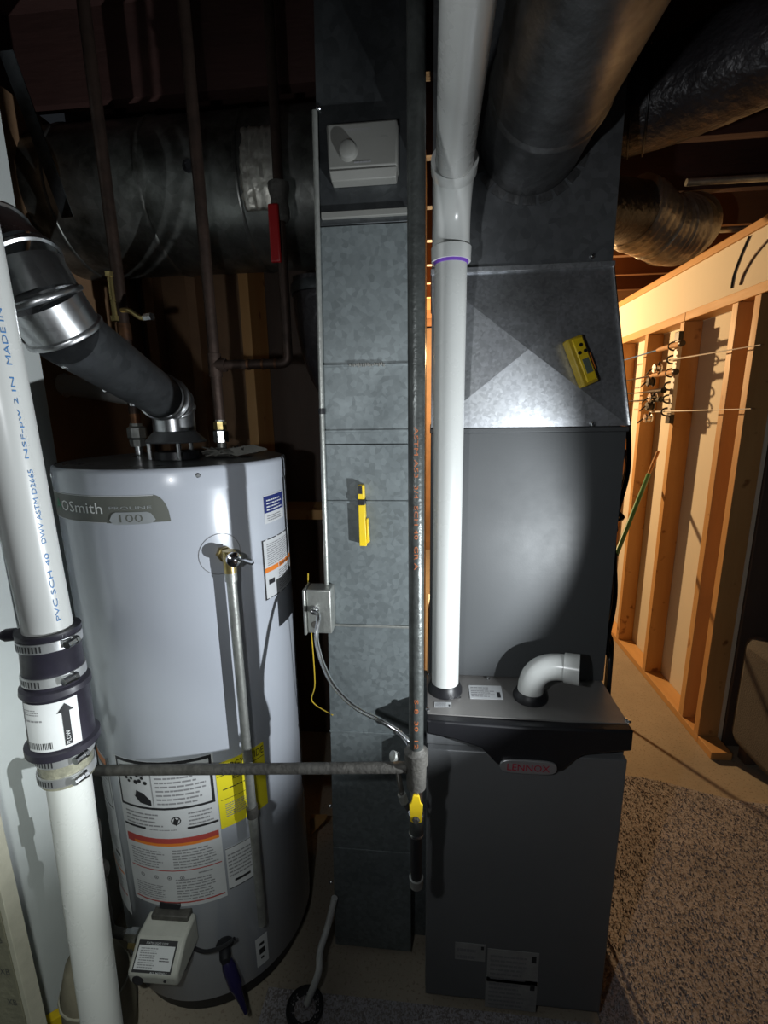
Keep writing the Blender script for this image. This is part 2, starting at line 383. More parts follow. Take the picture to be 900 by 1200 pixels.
MB().lathe((HC.x, HC.y, HT-.05), (0, 0, 1), [(0, HR+.002), (.04, HR+.002), (.048, HR-.001), (.05, HR-.006)], 'enamel', 96, False).build('rim', wh, ang=60)
MB().lathe((HC.x, HC.y, HT-.006), (0, 0, 1), [(0, HR-.006), (.0055, HR-.007), (.004, HR-.02), (.002, .03)], 'lid', 96).build('top_lid', wh, ang=60)
MB().lathe((HC.x, HC.y, .03), (0, 0, 1), [(0, HR-.02), (HB-.028, HR-.02)], 'blackplastic', 64).build('base_ring', wh)
for a in (.6, 2.6, 4.2, 5.4):
    p = Vector((HC.x+.2*math.cos(a), HC.y+.2*math.sin(a), 0)); MB().cyl(p, p+Vector((0, 0, .032)), .02, 'blackplastic').build('foot', wh)
for px in (62, 232):
    u, z = hhit(px, 557); c = hm(u, z, 0); d = (hm(u, z, 1)-c); MB().lathe(c, d, [(0, .005), (.003, .005), (.005, .003)], 'steel', 12).build('screw', wh)
# draft hood on three legs
MB().lathe((HC.x, HC.y, H-.058), (0, 0, 1), [(-.004, .070), (0, .0705), (.02, .052), (.024, .049)], 'lid', 48, False).build('draft_hood', wh, solid=.001)
MB().lathe((HC.x, HC.y, HT-.002), (0, 0, 1), [(0, .052), (.018, .050), (.0181, .04)], 'blackplastic', 40).build('flue_outlet', wh)
for a in (3.6, 5.3, 1.5):
    p = Vector((HC.x+.062*math.cos(a), HC.y+.062*math.sin(a), HT-.002)); MB().cyl(p, p+Vector((0, 0, .045)), .006, 'steel', 10).build('hood_leg', wh)
# brand plate
u0, z0 = hhit(59, 600); u1, z1 = hhit(199, 596); zt = hhit(130, 581)[1]; zb = hhit(130, 613)[1]; zm = (zt+zb)/2; r_ = (zt-zb)/2
bp = MB(); W_ = u1-u0; nn = 14
for i in range(nn):
    a = u0 + (W_-r_)*i/nn; bp.patch(hm, a, zb, a+(W_-r_)/nn, zt, .0015, 'plate', 2, .0014)
arcp = [(u1-r_+r_*math.sin(t), zt-r_*1.0+r_*math.cos(t)) for t in [math.pi*k/12 for k in range(13)]]
arcp = [(u1-r_, zt)] + [(u1-r_+r_*math.sin(t), (zt-2*r_) + 2*r_*math.cos(t)) for t in [math.pi/2*k/10 for k in range(1, 11)]] + [(u1-r_, zb)]
bp.poly(hm, arcp[::-1], .0016, 'plate'); bpo = bp.build('brand_plate', wh)
lt = MB(); lt.patch(hm, u0, zt-.0016, u1-r_, zt, .0019, 'white', 16); lt.patch(hm, u0, zb, u0+W_*.62, zb+.0014, .0019, 'white', 12)
lt.build('border_line', bpo)
ua = hhit(70, 600)[0]; ub = hhit(84, 600)[0]; uc = hhit(121, 600)[0]
MB().text(hm, 'A', ua, zm-.008, (ub-ua)*.46, .021, .0022, 'green').text(hm, 'OSmith', ua+(ub-ua)*.50, zm-.009, uc-ua-(ub-ua)*.5, .022, .0022, 'brightlab').build('lettering', bpo)
u2, _ = hhit(128, 600); u3, _ = hhit(182, 600)
tab = MB(); ww = u3-u2; pl = [(u2+ww*.10, zb-.004), (u3-ww*.04, zb-.001), (u3, zb+.014), (u3-ww*.12, zb+.021), (u2+ww*.10, zb+.021), (u2, zb+.014)]
tab.poly(hm, [(u2+ww*.04, zb-.003), (u3-ww*.10, zb-.002), (u3, zb+.006), (u3-ww*.02, zb+.014), (u3-ww*.12, zb+.0225), (u2+ww*.14, zb+.0225), (u2+ww*.02, zb+.015), (u2, zb+.006)], .0030, 'plate2')
tab.text(hm, '100', u2+ww*.24, zb+.002, ww*.50, .016, .0034, 'plate'); tab.build('model_tab', bpo)
MB().text(hm, 'PROLINE', u2+ww*.02, zb+.028, ww*.92, .006, .0022, 'plate2').build('lettering', bpo)
# labels
def label(name, lpx, rpx, tpx, bpx, m='white', lab=None, th=.0006, n=10):
    a = hhit(*lpx)[0]; b = hhit(*rpx)[0]; t = hhit(*tpx)[1]; bt = hhit(*bpx)[1]
    mb = MB(); mb.patch(hm, a, bt, b, t, .0008, m, n, .0006); o = mb.build(name, wh)
    if lab: o['label'] = lab
    return o, a, b, bt, t
# main warning label
o, a, b, z0, z1 = label('warning_label', (146, 960), (251, 900), (190, 893), (210, 1062), n=16, lab='white label with black and orange warning bars')
hh = z1-z0; ww = b-a; pr = MB()
X = lambda f: a+ww*f
Z = lambda f: z1-hh*f
def bar(mb, f0, g0, f1, g1, m, n=8, h=.0014): mb.patch(hm, X(f0), Z(g1), X(f1), Z(g0), h, m, n)
bar(pr, .02, .00, .98, .02, 'ink'); bar(pr, .02, .30, .98, .315, 'ink'); bar(pr, .02, .0, .04, .315, 'ink', 1); bar(pr, .955, .0, .98, .315, 'ink', 1)
bar(pr, .40, .04, .408, .30, 'greyink', 1)
bar(pr, .02, .44, .28, .455, 'ink'); bar(pr, .70, .44, .99, .455, 'ink')
bar(pr, .03, .51, .98, .545, 'redline'); bar(pr, .03, .525, .98, .565, 'orange', h=.0013); bar(pr, .03, .51, .12, .565, 'redline', 2, .0016)
bar(pr, .03, .735, .98, .742, 'redline'); bar(pr, .03, .965, .98, .975, 'redline')
pr.build('printed_bars', o)
pt = MB()
def ln(f0, g0, f1, g1, rows, m='greyink', h=.0013): pt.lines(hm, X(f0), Z(g1), X(f1), Z(g0), rows, h, m, .4)
ln(.44, .03, .92, .28, 9); ln(.06, .03, .36, .10, 3); ln(.06, .33, .5, .43, 4); ln(.72, .33, .95, .43, 4); ln(.32, .44, .68, .455, 1)
ln(.06, .59, .46, .72, 7); ln(.52, .58, .96, .72, 7); ln(.06, .84, .46, .95, 7); ln(.52, .79, .96, .95, 8); ln(.75, .75, .9, .775, 1)
pt.build('small_print', o)
pc = MB()
def disc(f, g, r, m, h): cu, cv = X(f), Z(g); pc.poly(hm, [(cu+r*math.cos(t*math.pi/8), cv+r*math.sin(t*math.pi/8)) for t in range(16)], h, m)
disc(.60, .39, .0115, 'ink', .0014); disc(.60, .39, .0088, 'white', .0016); pc.poly(hm, [(X(.57), Z(.40)), (X(.60), Z(.425)), (X(.64), Z(.37)), (X(.61), Z(.385)), (X(.59), Z(.365))], .0018, 'ink')
for f in (.16, .32, .46, .59): disc(f, .79, .0058, 'greyink', .0014); disc(f, .79, .0035, 'white', .0016); disc(f, .79, .0018, 'ink', .0018)
for f, g, r in ((.13, .10, .005), (.16, .12, .004), (.19, .10, .004), (.24, .12, .006), (.28, .11, .005), (.31, .09, .004), (.34, .12, .005), (.26, .08, .004)): disc(f, g+.02, r, 'ink', .0014)
pc.poly(hm, [(X(.20), Z(.23)), (X(.26), Z(.275)), (X(.38), Z(.29)), (X(.38), Z(.255)), (X(.31), Z(.21)), (X(.23), Z(.195)), (X(.28), Z(.235))], .0014, 'ink')
pc.build('pictograms', o)
# left label
o, a, b, z0, z1 = label('instruction_label', (114, 960), (137, 960), (120, 884), (160, 1076), n=8, lab='white label with an orange corner and a black outlined box')
hh = z1-z0; ww = b-a; pr = MB(); pt = MB()
bar(pr, .1, .01, .9, .05, 'orange', 5); bar(pr, .0, .055, .95, .065, 'ink', 5); bar(pr, .0, .30, .95, .31, 'ink', 5); bar(pr, .92, .0, .95, .31, 'ink', 1); bar(pr, .6, .60, .9, .62, 'ink', 2)
bar(pr, 0, .72, .95, .735, 'orange', 5); bar(pr, .0, .87, .95, .88, 'redline', 5); pr.build('printed_bars', o)
ln(.1, .32, .85, .58, 14); ln(.1, .64, .85, .70, 3); ln(.1, .75, .85, .86, 6); ln(.1, .1, .85, .28, 8); pt.build('small_print', o)
# yellow energy label
o, a, b, z0, z1 = label('energy_label', (254, 920), (311, 905), (290, 880), (275, 965), 'yellowlab', 'bright yellow label with a black heading')
hh = z1-z0; ww = b-a; pr = MB(); pt = MB()
pr.text(hm, 'ENERGYGUIDE', X(.02), Z(.15), ww*.96, hh*.11, .0014, 'ink'); bar(pr, .02, .19, .98, .20, 'ink', 4); bar(pr, .05, .56, .6, .567, 'ink', 3); pr.build('heading', o)
ln(.3, .24, .66, .30, 2, 'ink'); ln(.1, .38, .9, .42, 1, 'ink'); ln(.12, .62, .62, .84, 7); pt.build('small_print', o)
o, a, b, z0, z1 = label('data_label', (266, 1015), (303, 1010), (285, 985), (285, 1034), lab='small white data label')
hh = z1-z0; ww = b-a; pt = MB(); ln(.05, .1, .95, .7, 7); bar(pt, .2, .8, .7, .86, 'ink', 2); bar(pt, .0, .0, 1, .015, 'ink', 3); bar(pt, .0, .98, 1, 1, 'ink', 3); pt.build('small_print', o)
o, a, b, z0, z1 = label('notice_label', (309, 596), (331, 596), (320, 578), (320, 611), lab='navy and white label'); hh = z1-z0; ww = b-a
pt = MB(); bar(pt, 0, .03, 1, .62, 'navy', 4, .0012); ln(.1, .1, .95, .55, 4, 'white', .0016); ln(.1, .68, .9, .92, 3); pt.build('small_print', o)
o, a, b, z0, z1 = label('notice_label', (308, 660), (340, 660), (322, 628), (322, 698), lab='white label with an orange stripe'); hh = z1-z0; ww = b-a
pt = MB(); bar(pt, 0, 0, 1, .015, 'ink', 4); bar(pt, 0, .985, 1, 1, 'ink', 4); bar(pt, 0, 0, .03, 1, 'ink', 1); bar(pt, .02, .47, .98, .55, 'orange', 4); pt.text(hm, 'WARNING', X(.4), Z(.54), ww*.45, hh*.05, .0018, 'ink')
ln(.1, .06, .92, .44, 11); ln(.38, .58, .92, .94, 10); bar(pt, .1, .68, .25, .76, 'ink', 1); pt.build('small_print', o)
o, a, b, z0, z1 = label('rating_label', (300, 1115), (314, 1110), (307, 1096), (307, 1130), lab='small white rating label'); hh = z1-z0; ww = b-a
pt = MB(); bar(pt, .3, .2, .7, .3, 'ink', 1); bar(pt, .25, .4, .75, .6, 'ink', 1); bar(pt, .35, .7, .6, .78, 'ink', 1); pt.build('small_print', o)
# raised disc line around the relief valve
uc, zc = hfind(271, 654, .045); ring = MB(); R_ = .045
pp = [hm(uc-.006+R_*math.cos(t*math.pi/20), zc+R_*math.sin(t*math.pi/20), .0006) for t in range(41)]
ring.tube(pp, .0008, 'greyink', 6); ring.build('access_ring', wh)
# relief valve
c0 = hm(uc, zc, 0); dn = (hm(uc, zc, 1)-c0).normalized(); tip = c0 + dn*.055; rv = MB()
rv.cyl(c0-dn*.002, tip, .0125, 'brass', 20).lathe(c0, dn, [(0, .017), (.012, .017), (.014, .013)], 'brass', 6).cyl(c0+dn*.034+Vector((0, 0, .014)), c0+dn*.034-Vector((0, 0, .034)), .0135, 'brass', 20)
rvo = rv.build('relief_valve', wh); rvo['label'] = 'brass relief valve'
le = MB(); le.lathe(tip, dn, [(0, .0155), (.006, .0155), (.009, .011), (.012, .005)], 'chrome', 24)
q = tip + dn*.010; le.hexa([q+Vector(p) for p in ((0, -.002, .002), (.038, -.006, -.008), (.038, .006, -.008), (0, .006, .002), (0, -.002, .005), (.038, -.006, -.004), (.038, .006, -.004), (0, .006, .005))], 'chrome')
le.build('lever', rvo)
# relief drain pipe
dt = c0 + dn*.034 - Vector((0, 0, .033)); db = Vector((dt.x+.004, dt.y-.004, .30))
dp = thing('drain_pipe', (db.x, db.y, .30), 'straight galvanised drain pipe hanging from the brass relief valve on the water heater', 'pipe')
MB().cyl(dt, db, .0105, 'galvpipe', 20).build('pipe', dp); MB().cyl(dt-Vector((0, 0, .02)), dt+Vector((0, 0, .002)), .0128, 'galvpipe', 20).build('threaded_end', dp)
for f in (.64,): q = dt.lerp(db, f); MB().cyl(q+Vector((0, 0, .014)), q-Vector((0, 0, .014)), .0135, 'irondark', 20).build('coupling', dp)
# gas control valve
GS = 1.42; gn = Vector((.03, -1, 0)).normalized(); gx = Vector((1, .03, 0)).normalized(); ax_, ay_ = 187, 1090
for _ in range(14):
    ug, zg = hhit(ax_, ay_); gc = hm(ug, zg, -.004); q = proj(gc + gn*.078*GS*.72 + Vector((0, 0, .004*GS))); ax_ += (185-q[0])*.6; ay_ += (1122-q[1])*.6
gm_ = Matrix(((gx.x*GS*1.08, -gn.x*GS*.72, 0, gc.x), (gx.y*GS*1.08, -gn.y*GS*.72, 0, gc.y), (0, 0, GS*.66, gc.z), (0, 0, 0, 1)))
def G(x, y, z): return gm_ @ Vector((x, y, z))
gv = MB()
sx = .039
body = [G(-sx, -.035, -.045), G(sx, -.035, -.045), G(sx, .0, -.045), G(-sx, .0, -.045), G(-sx, -.035, .045), G(sx, -.035, .045), G(sx, .0, .045), G(-sx, .0, .045)]
prof = [(0, -.045), (-.100, -.045), (-.104, -.010), (-.054, .036), (0, .038)]
gv.prism([G(-.040, y, z) for y, z in prof][::-1], G(.037, 0, 0)-G(-.040, 0, 0), 'valvebox')
gvo = gv.build('gas_control_valve', wh, bevel=.007); gvo['label'] = 'cream gas control box with a black and silver instruction plate'
fp0 = G(-.039, -.1045, -.0105); fp1 = G(.033, -.1045, -.0105); fp2 = G(-.039, -.0535, .0365)
fm_ = flat(fp0, fp1-fp0, fp2-fp0); fm = lambda u, v, h: fm_(u*GS*1.08, (v-.022)*GS*.70+.003, h)
MB().patch(fm, .006, .024, .066, .080, .0012, 'ink', 1, .001).patch(fm, .008, .029, .064, .070, .0016, 'white').lines(fm, .012, .032, .040, .068, 9, .0019, 'greyink').patch(fm, .042, .040, .062, .056, .0018, 'white').lines(fm, .044, .044, .060, .052, 2, .0021, 'ink').text(fm, 'STATUS LIGHT CODE', .018, .0722, .034, .0036, .0016, 'white').text(fm, 'ALL MODELS', .034, .0225, .026, .0042, .0016, 'white').build('instruction_plate', gvo)
MB().lathe(G(-.024, -.100, -.028), gn, [(0, .013), (.004, .013), (.005, .009)], 'ink', 20).build('igniter_button', gvo)
MB().lathe(G(.018, -.101, -.024), gn, [(0, .003), (.004, .003)], 'ink', 12).build('indicator', gvo)
mb = MB(); mb.hexa([G(-.03, -.026, -.05), G(.03, -.026, -.05), G(.03, .004, -.05), G(-.03, .004, -.05), G(-.03, -.022, .05), G(.03, -.022, .05), G(.03, .004, .05), G(-.03, .004, .05)], 'irondark'); mb.build('mounting_block', gvo, bevel=.003)
bl = MB().lathe(G(-.043, -.045, .018), -gx, [(0, .016), (.018, .016), (.02, .012), (.03, .012)], 'steel', 6).lathe(G(-.043, -.04, -.02), -gx, [(0, .014), (.014, .014), (.016, .01), (.03, .01)], 'brass', 6); bl.build('inlet_fitting', gvo)
for i, (x0, m_) in enumerate(((-.012, 'whitep'), (-.002, 'redh'), (.008, 'redh'), (.018, 'steel'))):
    MB().tube(spline([G(x0, -.065, -.04), G(x0, -.075, -.062), G(x0+.01, -.045, -.075), G(x0+.012, -.005, -.06)]), .003, m_, 8).build('wire', gvo)
mb = MB(); mb.tube(spline([G(.03, -.02, -.05), G(.055, -.03, -.045), G(.085, -.035, -.018), G(.105, -.03, .004)]), .0045, 'blackplastic', 10); mb.build('igniter_cable', gvo)
MB().hexa([G(-.02, -.012, .058), G(.014, -.012, .058), G(.014, .004, .058), G(-.02, .004, .058), G(-.02, -.006, .070), G(.014, -.006, .070), G(.014, .004, .070), G(-.02, .004, .070)], 'blackplastic').build('cover_clip', wh, bevel=.002)
ud, zd = hfind(264, 1120, .03); dc = hm(ud, zd, 0); dd = (hm(ud, zd, 1)-dc).normalized()
dvo = MB().lathe(dc, dd, [(-.002, .020), (.004, .022), (.008, .014), (.035, .014), (.045, .010)], 'blackplastic', 24).build('drain_valve', wh)
MB().lathe(dc+dd*.030-Vector((0, 0, .006)), (dd*.55+Vector((.42, 0, -1))), [(0, .010), (.02, .016), (.06, .016), (.075, .011), (.125, .004)], mat('dark_blue_plastic', (.015, .012, .05), .15), 24).build('drain_spout', dvo)

# ================================================================ FLUE PIPE
fp = thing('flue_pipe', (HC.x, HC.y, H-.035), 'shiny galvanised vent pipe rising from the water heater hood to the upper left', 'vent pipe')
A = Vector((HC.x, HC.y, H-.035)); B = Vector((HC.x, HC.y, H+.030)); Cc = atY(76, 389, .70); D0 = atY(-34, 262, .70)
r0 = .049; r1 = .053
e1 = B.lerp(Cc, .16); e0 = B - Vector((0, 0, .012))
MB().cyl(A, e0, r0, 'vent', 40).build('collar', fp)
mb = MB()
def gores(mb, pts, r, m):
    for i in range(len(pts)-1): mb.cyl(pts[i], pts[i+1], r, m, 40, caps=False)
    for p, d in [(pts[i], pts[min(i+1, len(pts)-1)]-pts[max(i-1, 0)]) for i in range(0, len(pts))]:
        d = d.normalized(); mb.lathe(p-d*.005, d, [(0, r), (.002, r+.0035), (.005, r+.0045), (.008, r+.0035), (.010, r)], m, 40, False)
path = arc(e0, B+Vector((0, 0, .012)), e1, 3)
gores(mb, path, r0+.001, 'vent'); mb.build('elbow', fp, ang=40)
e2 = Cc
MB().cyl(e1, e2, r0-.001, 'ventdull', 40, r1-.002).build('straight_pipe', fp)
mb = MB(); path = [e2, atY(50, 352, .672), atY(27, 314, .665), atY(-8, 282, .675)]
gores(mb, path, r1+.001, 'vent'); mb.build('adjustable_elbow', fp, ang=40)
MB().cyl(path[-1], atY(-120, 215, .68), r1-.001, 'vent', 40).build('straight_pipe', fp)
dl = (e2-e1).normalized(); su, sw = basis(dl)
for t, a in ((.45, 3.7), (.5, 4.0), (.9, 3.0), (.95, 4.5), (.30, 4.4)):
    q = e1.lerp(e2, t); nn_ = -(su*math.cos(a) + sw*math.sin(a)); nn_ = nn_ if nn_.y < 0 else -nn_
    MB().lathe(q+nn_*(r0-.001), nn_, [(0, .005), (.003, .005), (.005, .003)], 'steel', 8).build('screw', fp)

# ================================================================ WATER PIPES
def vpipe(name, label, base, tops, r, m, parts=()):
    t = thing(name, base, label, 'pipe'); mb = MB(); mb.tube(rounded([base]+list(tops), .03), r, m, 20); mb.build('pipe', t); return t
zl = H-.10
b1 = Vector((-.803, 1.21, zl)); t1 = Vector((-.803, 1.21, CEIL+.1))
p1 = thing('water_pipe', b1, 'left copper water pipe on the heater top, with a brass ground clamp', 'pipe')
MB().cyl(b1+Vector((0, 0, .11)), t1, .0145, 'copperdark').build('upper_pipe', p1)
MB().cyl(b1+Vector((0, 0, .055)), b1+Vector((0, 0, .11)), .0145, 'copper').build('lower_pipe', p1)
MB().cyl(b1, b1+Vector((0, 0, .04)), .012, 'steel').build('nipple', p1)
MB().lathe(b1+Vector((0, 0, .022)), (0, 0, 1), [(0, .02), (.018, .022), (.02, .018), (.024, .025), (.05, .025), (.055, .017), (.062, .016)], 'galvpipe', 8).build('union_fitting', p1)
MB().cyl(b1+Vector((0, 0, .30)), b1+Vector((0, 0, .34)), .0165, 'copper').cyl(b1+Vector((-.012, -.012, .345)), b1+Vector((-.012, -.012, .455)), .008, 'brass').build('ground_clamp', p1)
for dz in (.345, .45): MB().lathe(b1+Vector((-.012, -.012, dz)), (0, 0, 1), [(0, .012), (.012, .012)], 'brass', 6).build('clamp_nut', p1)
mb = MB(); mb.tube(spline([b1+Vector((.01, -.015, .37)), b1+Vector((.04, -.03, .365)), b1+Vector((.075, -.04, .345)), b1+Vector((.105, -.05, .345))]), .006, 'brass', 10).lathe(b1+Vector((.09, -.047, .344)), (1, -.3, 0), [(0, .009), (.025, .009)], 'steel', 6); mb.build('drain_cock', p1)
b2 = Vector((-.575, 1.235, zl)); t2 = Vector((-.575, 1.235, CEIL+.1))
p2 = thing('water_pipe', b2, 'right copper water pipe on the heater top, with a side branch', 'pipe')
MB().cyl(b2+Vector((0, 0, .09)), t2, .0145, 'copperdark').build('upper_pipe', p2)
MB().cyl(b2, b2+Vector((0, 0, .09)), .0125, 'galvpipe').lathe(b2+Vector((0, 0, .03)), (0, 0, 1), [(0, .021), (.03, .021)], 'steel', 8).lathe(b2+Vector((0, 0, .065)), (0, 0, 1), [(0, .018), (.02, .018)], 'brass', 8).build('union_fitting', p2)
tz = atY(258, 428, 1.235).z
rb = atY(338, 427, 1.235)
MB().tube(rounded([Vector((b2.x, b2.y, tz)), Vector((rb.x, b2.y, tz)), Vector((rb.x, b2.y, CEIL+.1))], .022), .0125, 'copperdark').build('branch_pipe', p2)
MB().cyl(Vector((b2.x, b2.y, tz-.03)), Vector((b2.x, b2.y, tz+.03)), .0175, 'copperdark').cyl(Vector((b2.x, b2.y, tz)), Vector((b2.x+.03, b2.y, tz)), .0175, 'copperdark').build('tee', p2)
for t in (.09, .13, .165): MB().cyl(Vector((b2.x+t, b2.y, tz)), Vector((b2.x+t+.006, b2.y, tz)), .0145, 'copper').build('solder_ring', p2)
vz = atY(330, 250, 1.235).z
MB().lathe(Vector((rb.x, b2.y, vz-.02)), (0, 0, 1), [(0, .016), (.01, .024), (.03, .024), (.05, .020), (.07, .026), (.085, .026), (.09, .016)], 'irondark', 16).build('stop_valve', p2)
vh = MB().box((rb.x-.020, b2.y-.035, vz-.12), (rb.x+.006, b2.y-.025, vz+.01), 'redh').build('valve_handle', p2, bevel=.004); vh['label'] = 'red lever handle'
# crumpled dark wrap on the heater top
cr = MB(); import itertools
for i in range(26):
    a = random.uniform(0, 6.28); rr = random.uniform(0, .035); q = Vector((-.525+rr*2*math.cos(a), 1.16+rr*math.sin(a), HT+random.uniform(.0, .014)))
    u = Vector((random.uniform(-1, 1), random.uniform(-1, 1), random.uniform(-.35, .35)))*.034; v = Vector((random.uniform(-1, 1), random.uniform(-1, 1), random.uniform(-.25, .25)))*.026
    cr.hexa([q-u-v, q+u-v, q+u+v, q-u+v]+[p+Vector((0, 0, .003)) for p in (q-u-v, q+u-v*.8, q+u*.9+v, q-u+v)], 'dirt')
for v in cr.v: v.z = max(v.z, HT+.001)
tag(cr.build('crumpled_wrap', bevel=.001), 'crumpled dusty grey plastic wrap lying on the heater top beside the right water pipe', 'plastic wrap')

# ================================================================ LARGE TRUNK DUCT
TY, TZ, TR = 1.56, H+.665, .208
td = thing('trunk_duct', (-.75, TY, TZ-TR), 'large weathered round metal duct crossing above the water heater', 'duct')
mb = MB(); xs = [-1.33, -1.08, -.80, -.52, -.245]
for i in range(4):
    mb = MB(); mb.lathe((xs[i], TY, TZ), (1, 0, 0), [(0, TR), (xs[i+1]-xs[i]-.012, TR), (xs[i+1]-xs[i]-.010, TR+.004), (xs[i+1]-xs[i]-.004, TR+.004), (xs[i+1]-xs[i], TR)], 'ductdirty', 56, i in (0, 3)); mb.build('duct_section', td, ang=50)
tm = lambda u, v, h: Vector((u, TY-(TR+h)*math.cos(v), TZ+(TR+h)*math.sin(v)))
tp = MB(); g0 = [(random.uniform(.002, .016)) for _ in range(400)]; nx, ny = 12, 18; V = []; F = []
for j in range(ny+1):
    for i in range(nx+1):
        v = -.55 + .95*j/ny; u = -.505 + .085*i/nx + .04*(1-j/ny)*(i/nx-.3) + (random.uniform(-.006, .006) if i in (0, nx) else 0)
        V.append(tm(u, v, .002+.010*abs(math.sin(i*1.9+.7*math.sin(j*.6)))*random.uniform(.5, 1)*(1-.4*j/ny)))
for j in range(ny):
    for i in range(nx): k = j*(nx+1)+i; F.append((k, k+1, k+nx+2, k+nx+1))
tp.add(V, F, 'tape'); tpo = tp.build('tape_patch', td, solid=.0006); tpo['label'] = 'wrinkled silver foil tape'
MB().lathe(tm(-.655, -.02, 0), tm(-.655, -.02, 1)-tm(-.655, -.02, 0), [(0, .016), (.004, .016), (.004, .010), (.002, .009)], 'blackplastic', 20).build('plug', td)
# right-hand boot turning down behind the grey duct
bt = thing('duct_boot', (-.30, 1.60, H-.1), 'black rounded duct elbow between the heater and the tall grey duct', 'duct')
mb = MB(); mb.tube(spline([(-.34, 1.56, H+.42), (-.34, 1.57, H+.30), (-.31, 1.60, H+.15), (-.22, 1.64, H+.02), (-.10, 1.66, H-.05)], 5), .10, 'flex', 32); mb.build('elbow', bt)
mb = MB(); mb.lathe((-.34, 1.56, H+.40), (0, 0, -1), [(0, .106), (.02, .110), (.03, .106)], 'ductdark', 40); mb.build('collar', bt)
# hanging strap, upper left
sp = MB(); a_ = atY(-2, 60, 1.15); b_ = atY(72, 255, 1.30); dv = Vector((.035, 0, 0)); sp.hexa([a_, a_+dv, a_+dv+Vector((0, .003, 0)), a_+Vector((0, .003, 0)), b_, b_+dv, b_+dv+Vector((0, .003, 0)), b_+Vector((0, .003, 0))], 'ductdark')
tag(sp.build('hanger_strap'), 'thin grey metal strap slanting across the dark upper left corner', 'strap')
# horizontal white pvc behind the flue
ph = thing('waste_pipe', (-1.0, 1.60, H+.05), 'white plastic pipe running level behind the vent pipe', 'pipe')
q0 = Vector((-1.155, 1.42, H+.10)); q1 = atY(72, 450, 1.40); q2 = atY(192, 470, 1.44)
MB().cyl(q0, q1, .036, 'pvc').build('elbow_hub', ph); MB().cyl(q1, q2, .031, 'pvc').build('pipe', ph)

# ================================================================ SUMP PIPE (front left)
_p1 = atY(54, 715, .555); _p2 = atY(113, 1149, .532); _sd = (_p1-_p2).normalized(); _b = _p2 - _sd*(_p2.z/_sd.z)
SX, SY = _b.x, _b.y
PR = .0302
smp = thing('discharge_pipe', (SX, SY, 0), 'thick white plastic discharge pipe with a black check valve and steel clamps, front left', 'pipe')
smp.rotation_euler = _sd.to_track_quat('Z', 'Y').to_matrix().to_euler()
smp.rotation_euler = Vector((0, 0, 1)).rotation_difference(_sd).to_euler()
def szy(py): # distance up the pipe axis seen at image row py
    lo, hi = 0, CEIL
    for _ in range(40):
        m_ = (lo+hi)/2
        if proj(_b + _sd*m_)[1] < py: hi = m_
        else: lo = m_
    return lo
zA = szy(738); zB = szy(795); zC = szy(862); zD = szy(905)
_q = Vector((0, 0, 1)).rotation_difference(_sd)
def toL(p): return Vector((SX, SY, 0)) + _q.inverted() @ (Vector(p) - Vector((SX, SY, 0)))
ua0 = Vector((SX, SY, zA-.008)); ua1 = toL(atY(29, 600, .545)); uax = (ua1-ua0).normalized()
MB().cyl(ua0, ua0+uax*1.35, PR, 'pvc', 48).build('upper_pipe', smp)
MB().cyl((SX, SY, .0), (SX, SY, zD+.01), PR*.96, 'pvc', 48).build('lower_pipe', smp)
rc = MB().lathe((SX, SY, zB), (0, 0, 1), [(-.004, PR+.004), (0, PR+.008), (zA-zB-.006, PR+.006), (zA-zB-.002, PR+.009), (zA-zB+.004, PR+.009), (zA-zB+.004, PR)], 'rubber', 48, False); rc.build('rubber_coupling', smp, ang=50)
vb = MB().lathe((SX, SY, zC), (0, 0, 1), [(-.010, PR+.003), (-.010, PR+.017), (0, PR+.017), (.002, PR+.011), (zB-zC-.014, PR+.010), (zB-zC-.010, PR+.014), (zB-zC-.002, PR+.013), (zB-zC+.002, PR+.004)], 'rubber', 56, False)
vbo = vb.build('check_valve', smp, ang=50); vbo['label'] = 'black check valve body with a white flow label'
MB().lathe((SX, SY, zD), (0, 0, 1), [(-.002, PR), (-.002, PR+.005), (zC-zD-.008, PR+.005)], mat('clear_sleeve', (.30, .29, .22), .25, 0, .2, 60, .5, 30, (.10, .10, .08)), 48, False).build('lower_sleeve', smp, ang=50)
vm = cylmap(SX, SY, PR+.011)
uF = (-math.pi/2 + .66 + 2*math.pi)*(PR+.011)          # side that faces the camera
zl0, zl1 = zC+.004, zB-.016; hl = zl1-zl0
lb = MB(); lb.patch(vm, uF-.044, zl0, uF+.026, zl1, .0008, 'white', 14, .0006)
lo_ = lb.build('flow_label', vbo)
am = MB(); ac = uF+.010
am.patch(vm, ac-.0045, zl0+.004, ac+.0045, zl1-.016, .0014, 'ink'); am.poly(vm, [(ac-.010, zl1-.017), (ac+.010, zl1-.017), (ac, zl1-.004)], .0014, 'ink')
vt = lambda u, v, h: vm(ac-.0025+(-(v)), zl0+.006+u, h)
am.text(vt, 'FLOW', 0, -.0025-.0025, .020, .005, .0018, 'white')
am.lines(vm, uF-.046, zl1-.016, uF-.018, zl1-.006, 3, .0014, 'greyink'); am.lines(vm, uF-.046, zl1-.026, uF-.008, zl1-.020, 1, .0014, 'greyink')
u = uF-.042
while u < uF-.008: wd = random.uniform(.0005, .0016); am.patch(vm, u, zl0+.004, u+wd, zl0+.014, .0014, 'ink'); u += wd+random.uniform(.0006, .0014)
am.build('flow_arrow', lo_)
